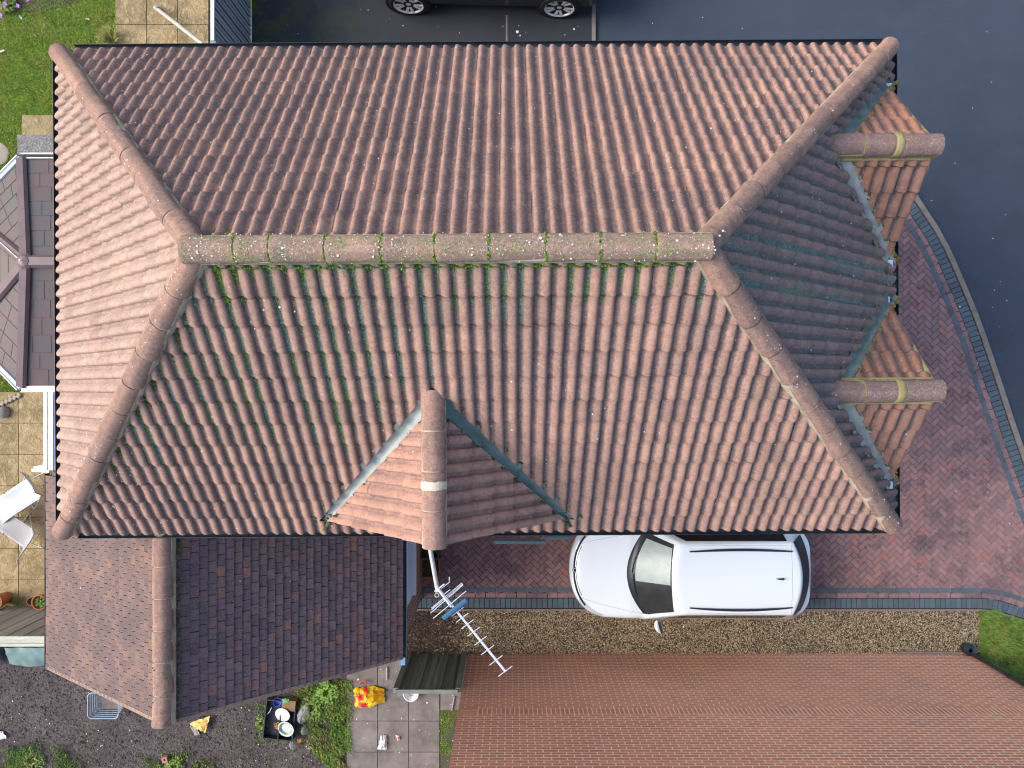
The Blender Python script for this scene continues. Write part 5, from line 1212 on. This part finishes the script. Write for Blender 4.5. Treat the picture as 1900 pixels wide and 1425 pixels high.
# ------------------------------------------------------------------ pots
def pot(label, c, r, h, plant=True):
    t = thing('terracotta_pot', label, 'plant pot', c, 0, 'terracotta pots on the patio'); 
    m = MB(); m.lathe([(0, .0), (r * .72, 0), (r * .93, h * .8), (r * 1.02, h * .8), (r * 1.04, h), (r * .90, h), (r * .86, h * .78), (r * .8, h * .7)], (0, 0, .03), 26); m.build('pot_body', TERRA, t, smooth='auto', local=True)
    m = MB(); m.lathe([(0, h * .72), (r * .84, h * .72)], (0, 0, .03), 20); m.build('compost', SOIL, t, local=True)
    if plant:
        m = MB()
        for _ in range(60):
            a = random.random() * 6.28; q = random.random() ** .5 * r * .7; p = Vector((math.cos(a) * q, math.sin(a) * q, h * .75 + random.uniform(.02, .1))); d = Vector((math.cos(a), math.sin(a), .3)) * .04; s_ = Vector((-d.y, d.x, 0)) * .45
            m.add([p - d * .4, p + s_, p + d, p - s_], [(0, 1, 2, 3)])
        m.build('foliage', WEED, t, local=True)
    return t
pot('terracotta pot with green plant at the left edge above the board fence', P(15, 1107), .15, .36)
pot('terracotta pot with pale rim beside the extension gutter', P(90, 1110), .145, .26)
pot('small dark pot left of the rimmed pot', P(68, 1112), .085, .14, False)['label'] = 'small dim pot between the two larger terracotta pots'

# ------------------------------------------------------------------ wire crate
t = thing('wire_basket', 'pale blue wire basket on the soil tucked under the extension verge', 'basket', P(207, 1296)); 
def rrect(cx, cy, w_, h_, r_, z_, n=5):
    pts = []
    for k, (sx, sy) in enumerate(((1, 1), (-1, 1), (-1, -1), (1, -1))):
        for i in range(n + 1): th = k * math.pi / 2 + i * math.pi / 2 / n; pts.append((cx + sx * (w_ / 2 - r_) + math.cos(th) * r_, cy + sy * (h_ / 2 - r_) + math.sin(th) * r_, z_))
    return pts + [pts[0]]
c = P(207, 1297, .0); loops = [(0.60, .50, .30), (.57, .47, .24), (.55, .45, .18), (.53, .43, .12), (.51, .41, .06)]
for w_, h_, z_ in loops:
    m = MB(); m.tube(rrect(c.x, c.y, w_, h_, .08, z_), .006 if z_ < .3 else .009, 6, False); m.build('wire_ring', CRATE, t)
m = MB(); top = rrect(c.x, c.y, .6, .5, .08, .30); bot = rrect(c.x, c.y, .5, .4, .08, .02)
for a_, b_ in list(zip(top, bot))[::1]: m.tube([a_, b_], .003, 4, False)
for k in range(-11, 12):
    m.tube([(c.x + k * .02, c.y - .2, .02), (c.x + k * .02, c.y + .2, .02)], .002, 4, False)
    if abs(k) < 9: m.tube([(c.x - .25, c.y + k * .022, .021), (c.x + .25, c.y + k * .022, .021)], .002, 4, False)
    m.tube([(c.x - .25, c.y + k * .018, .02), (c.x - .3, c.y + k * .02, .3)], .0025, 4, False)
m.build('wire_mesh', CRATE, t)
m = MB(); m.box((c.x - .16, c.y - .18, .022), (c.x + .2, c.y + .15, .05)); m.build('liner', simple('brown_liner', (.25, .2, .18), (.16, .13, .12), 7, .9, .2), t)
# yellow wrapper, brick
def crumple(name, pts, z_, mat, label, cat, amp=.03, nu=10, seed=0, thick=0, dome=.0, color=None):
    """bilinear crumpled sheet between four photo points"""
    q = [P(*p) for p in pts]; m = MB()
    def fn(u, v):
        p = (q[0] * (1 - u) + q[1] * u) * (1 - v) + (q[3] * (1 - u) + q[2] * u) * v
        n_ = mn.noise(Vector((u * 4 + seed, v * 4, seed))) + .5 * abs(mn.noise(Vector((u * 9, v * 9 + seed, 1))))
        e = 4 * min(u, 1 - u, .25) * 4 * min(v, 1 - v, .25)
        return Vector((p.x + .02 * mn.noise(Vector((u * 5, v * 5, seed + 4))), p.y + .02 * mn.noise(Vector((u * 5, v * 5, seed + 8))), z_ + amp * n_ * .8 + dome * e))
    m.grid(fn, nu, nu, c=color)
    o = m.build(name, mat, None, color=bool(color)); return tag(o, label, cat)
crumple('food_wrapper', ((352, 1340), (392, 1326), (383, 1357), (366, 1350)), .05, CRISP, 'yellow printed wrapper lying on soil at the extension verge', 'wrapper', .03, 9, 3, dome=.02)
crumple('plastic_scrap', ((353, 1346), (366, 1350), (372, 1362), (362, 1364)), .02, simple('grey_plastic', (.32, .29, .28), rough=.6), 'dull grey plastic flap under the yellow wrapper', 'scrap', .02, 6, 9)
crumple('white_plastic_sheet', ((-12, 1352), (6, 1356), (15, 1368), (-8, 1374)), .03, PAPER, 'white plastic piece at the left edge of the soil', 'scrap', .03, 7, 5)
m = MB(); M = Matrix.Translation(P(309, 1406, 0)) @ Matrix.Rotation(R(12), 4, 'Z')
for lo, hi in (((-.055, -.055), (.055, -.018)), ((-.055, .018), (.055, .055)), ((-.055, -.018), (-.018, .018)), ((.018, -.018), (.055, .018))): m.box((*lo, -.02), (*hi, .09), M)
tag(m.build('hollow_brick', simple('pink_brick', (.36, .19, .165), (.27, .14, .12), 14, .9, .2)), 'small square pink brick with a hole on the soil', 'brick')
# carrier bag
bg = crumple('carrier_bag', ((658, 1272), (700, 1272), (701, 1308), (660, 1312)), .05, BAGY, 'bulging yellow carrier bag with red print on the grey slabs', 'bag', .07, 26, 2, dome=.16, color=lambda u, v: (1.0 if u < .62 else .0, 0, 0))
me = bg.data
for v in me.vertices:      # pull the right side to a blunt point
    c = P(685, 1291); dx = (v.co.x - c.x); 
    if dx > .05: v.co.x += dx * .9; v.co.y = c.y + .02 + (v.co.y - c.y) * max(.2, 1 - (dx - .05) * 2.6)
    if dx < -.15: v.co.y = c.y + (v.co.y - c.y) * .9
for px, py, a in ((676, 1268, 0), (706, 1284, 1)):
    m = MB(); c = P(px, py, .06)
    pts = [c + Vector(p) for p in ((-.12, -.02, 0), (-.06, .05, .03), (.02, .07, .04), (.05, .0, .02))] if not a else [c + Vector(p) for p in ((-.1, .05, .02), (.0, .03, .04), (.07, -.03, .02))]
    m.tube(pts, .013, 6); m.build('handle', REDP, bg)
crumple('crumpled_packaging', ((708, 1362), (718, 1362), (719, 1389), (701, 1388)), .04, simple('pale_film', (.62, .68, .66), (.48, .54, .53), 12, .5, .4), 'crumpled white plastic packaging on the grey slabs', 'packaging', .04, 12, 6, dome=.05)
crumple('label_scrap', ((734, 1363), (739, 1362), (743, 1370), (738, 1373)), .03, PAPER, 'tiny white and red scrap right of the crumpled packaging', 'scrap', .02, 6, 7)
crumple('red_scrap', ((738, 1366), (742, 1365), (743, 1369), (739, 1371)), .045, REDP, 'tiny red label stuck to the white scrap', 'scrap', .005, 4, 7)
m = MB(); m.lathe([(0, .02), (.09, .02), (.15, .13), (.155, .13), (.155, .14), (.14, .14), (.08, .04)], P(764, 1282, .02), 24); tag(m.build('washing_bowl', WHITEP, smooth='auto'), 'white plastic bowl half hidden behind the board gate', 'bowl')
crumple('foil_scrap', ((738, 1284), (752, 1281), (754, 1288), (740, 1290)), .04, simple('blue_grey_scrap', (.3, .38, .45), (.12, .16, .2), 20, .5, .4), 'blue grey crushed scrap left of the white bowl', 'scrap', .03, 7, 8)
m = MB(); m.bar(P(717, 1238, .05), P(717, 1262, .05), .02, .02); tag(m.build('batten', RAILM), 'short pale batten on the slabs by the extension verge', 'batten')
m = MB(); m.bar(P(843, 1292, .04), P(838, 1318, .04), .02, .03); tag(m.build('stake', POLEM), 'short pale stake lying behind the gate near the brick wall', 'stake')
m = MB(); m.tube([P(757, 1175, 0), P(757, 1210, 0)], .05, 8); 
# storage box with dishes
t = thing('storage_tray', 'black open tray full of dishes among the weeds', 'tray', P(523, 1330)); c = P(523, 1330); Wt, Ht = .60, .78
Mx = Matrix.Translation((c.x, c.y, 0)) @ Matrix.Rotation(R(-6), 4, 'Z')
m = MB(); m.box((-Wt / 2, -Ht / 2, .01), (Wt / 2, Ht / 2, .03), Mx)
for lo, hi in (((-Wt / 2, -Ht / 2), (Wt / 2, -Ht / 2 + .02)), ((-Wt / 2, Ht / 2 - .02), (Wt / 2, Ht / 2)), ((-Wt / 2, -Ht / 2 + .02), (-Wt / 2 + .02, Ht / 2 - .02)), ((Wt / 2 - .02, -Ht / 2 + .02), (Wt / 2, Ht / 2 - .02)), ((-.0, -Ht / 2 + .02), (.015, Ht / 2 - .02))): m.box((*lo, .031), (*hi, .16), Mx)
m.build('tray_body', simple('black_tray', (.018, .024, .03), (.03, .035, .04), 7, .5, .4), t)
def dish(name, label, cat, px, py, z_, r, h, mat, tilt=(0, 0), flat=False, ring=None):
    M = Matrix.Rotation(R(tilt[0]), 3, 'X') @ Matrix.Rotation(R(tilt[1]), 3, 'Y')
    m = MB(); pr = [(0, 0), (r * .55, 0), (r * .62, .004), (r * .97, h), (r, h), (r, h + .004), (r * .93, h + .004), (r * .6, .012), (0, .008)]
    m.lathe(pr, P(px, py, z_), 26, M.to_4x4()); o = tag(m.build(name, mat, smooth='auto'), label, cat)
    if ring:
        m = MB(); m.lathe([(r * .60, .0125), (r * .70, .3 * h + .012), (r * .85, .72 * h + .01)], P(px, py, z_), 26, M.to_4x4()); m.build('painted_band', ring, o, smooth='auto')
    return o
dish('bowl', 'deep blue bowl at the top of the black tray', 'bowl', 516, 1301, .10, .085, .06, BLUEP, (-8, 5))
dish('plate', 'white speckled plate lying tilted in the middle of the tray', 'plate', 525, 1325, .16, .15, .02, WHITEC, (14, -8))
dish('dish', 'white dish with green band at the bottom of the tray', 'plate', 532, 1350, .14, .165, .045, WHITEC, (12, -8), ring=simple('green_band', (.10, .20, .12), (.25, .32, .28), 20, .4, .4))
m = MB(); m.box((-.13, -.1, 0), (.13, .1, .16), Matrix.Translation(P(540, 1303, .03)) @ Matrix.Rotation(R(-6), 4, 'Z')); tag(m.build('cardboard_box', simple('brown_card', (.25, .17, .09), (.18, .12, .07), 9, .9, .1)), 'brown cardboard box in the top right corner of the tray', 'box')
crumple('green_wrapper', ((529, 1288), (542, 1289), (541, 1296), (530, 1297)), .2, simple('green_film', (.16, .36, .16), (.1, .25, .1), 9, .5, .4), 'small green wrapper lying on the cardboard box', 'wrapper', .015, 6, 3)
crumple('orange_rind', ((511, 1338), (520, 1336), (518, 1350), (512, 1348)), .08, simple('orange_brown', (.42, .20, .04), (.28, .12, .03), 12, .7, .3), 'orange brown scrap left of the two white dishes', 'scrap', .03, 6, 2)
crumple('orange_peel', ((553, 1369), (560, 1368), (560, 1376), (554, 1376)), .05, simple('bright_orange', (.48, .22, .05), rough=.7), 'small orange peel below the tray on the weeds', 'scrap', .02, 5, 2)
m = MB(); m.tube([P(494, 1327, .1), P(500, 1321, .14), P(504, 1313, .16)], .006, 6); tag(m.build('spoon', WHITEC), 'white spoon handle over the left rim of the tray', 'spoon')
def clear_bag(px, py, rx, ry, rot, label):
    m = MB(); c = P(px, py, .02)
    def fn(u, v):
        th = u * 2 * math.pi; ph = v * math.pi / 2; r_ = 1 + .18 * mn.noise(Vector((math.cos(th) * 2, math.sin(th) * 2, v * 3 + px)))
        p = Vector((math.cos(th) * math.sin(ph) * rx, math.sin(th) * math.sin(ph) * ry, 0)) * r_; p.rotate(Matrix.Rotation(R(rot), 3, 'Z')); return c + p + Vector((0, 0, .16 * math.cos(ph) * r_))
    m.grid(fn, 24, 8); tag(m.build('clear_plastic_bag', CLEAR, smooth=False), label, 'plastic bag', 'clear plastic bags by the tray')
clear_bag(564, 1322, .12, .22, -25, 'larger clear crumpled plastic bag right of the black tray'); clear_bag(566, 1353, .07, .08, 0, 'smaller clear plastic bag right of the lower dish')
clear_bag(545, 1380, .06, .09, 20, 'limp clear plastic bag below the tray corner')
leaf_plant('weed_plant', P(580, 1310), 260, .3, WEED, 'broad leaved weed beside the clear plastic bag', 'plant', .14, .02)
leaf_plant('weed_plant', P(607, 1282), 240, .3, GRASS2, 'bright leaved weed close to the extension verge', 'plant', .14, .02)
leaf_plant('weed_plant', P(486, 1340), 120, .16, WEED, 'small weed left of the black tray', 'plant', .1, .016)
leaf_plant('weed_plant', P(60, 1408), 220, .36, WEED, 'spreading weed at the bottom left of the soil', 'plant', .05, .014)
leaf_plant('weed_plant', P(325, 1420), 200, .25, WEED, 'weed beside the pink brick', 'plant', .1, .02)
# manhole-like discs on the dark drive
for (px, py, r_, l_) in ((960, 59, .03, 'larger pale round spot on the dark drive'), (965, 66, .015, 'small pale spot below the larger drive spot'), (1065, 54, .02, 'pale round spot on the dark drive nearer the kerb strip')):
    m = MB(); m.lathe([(0, .008), (r_ * .7, .008), (r_, .001)], P(px, py, .001), 12); tag(m.build('pale_disc', PAPER), l_, 'spot')
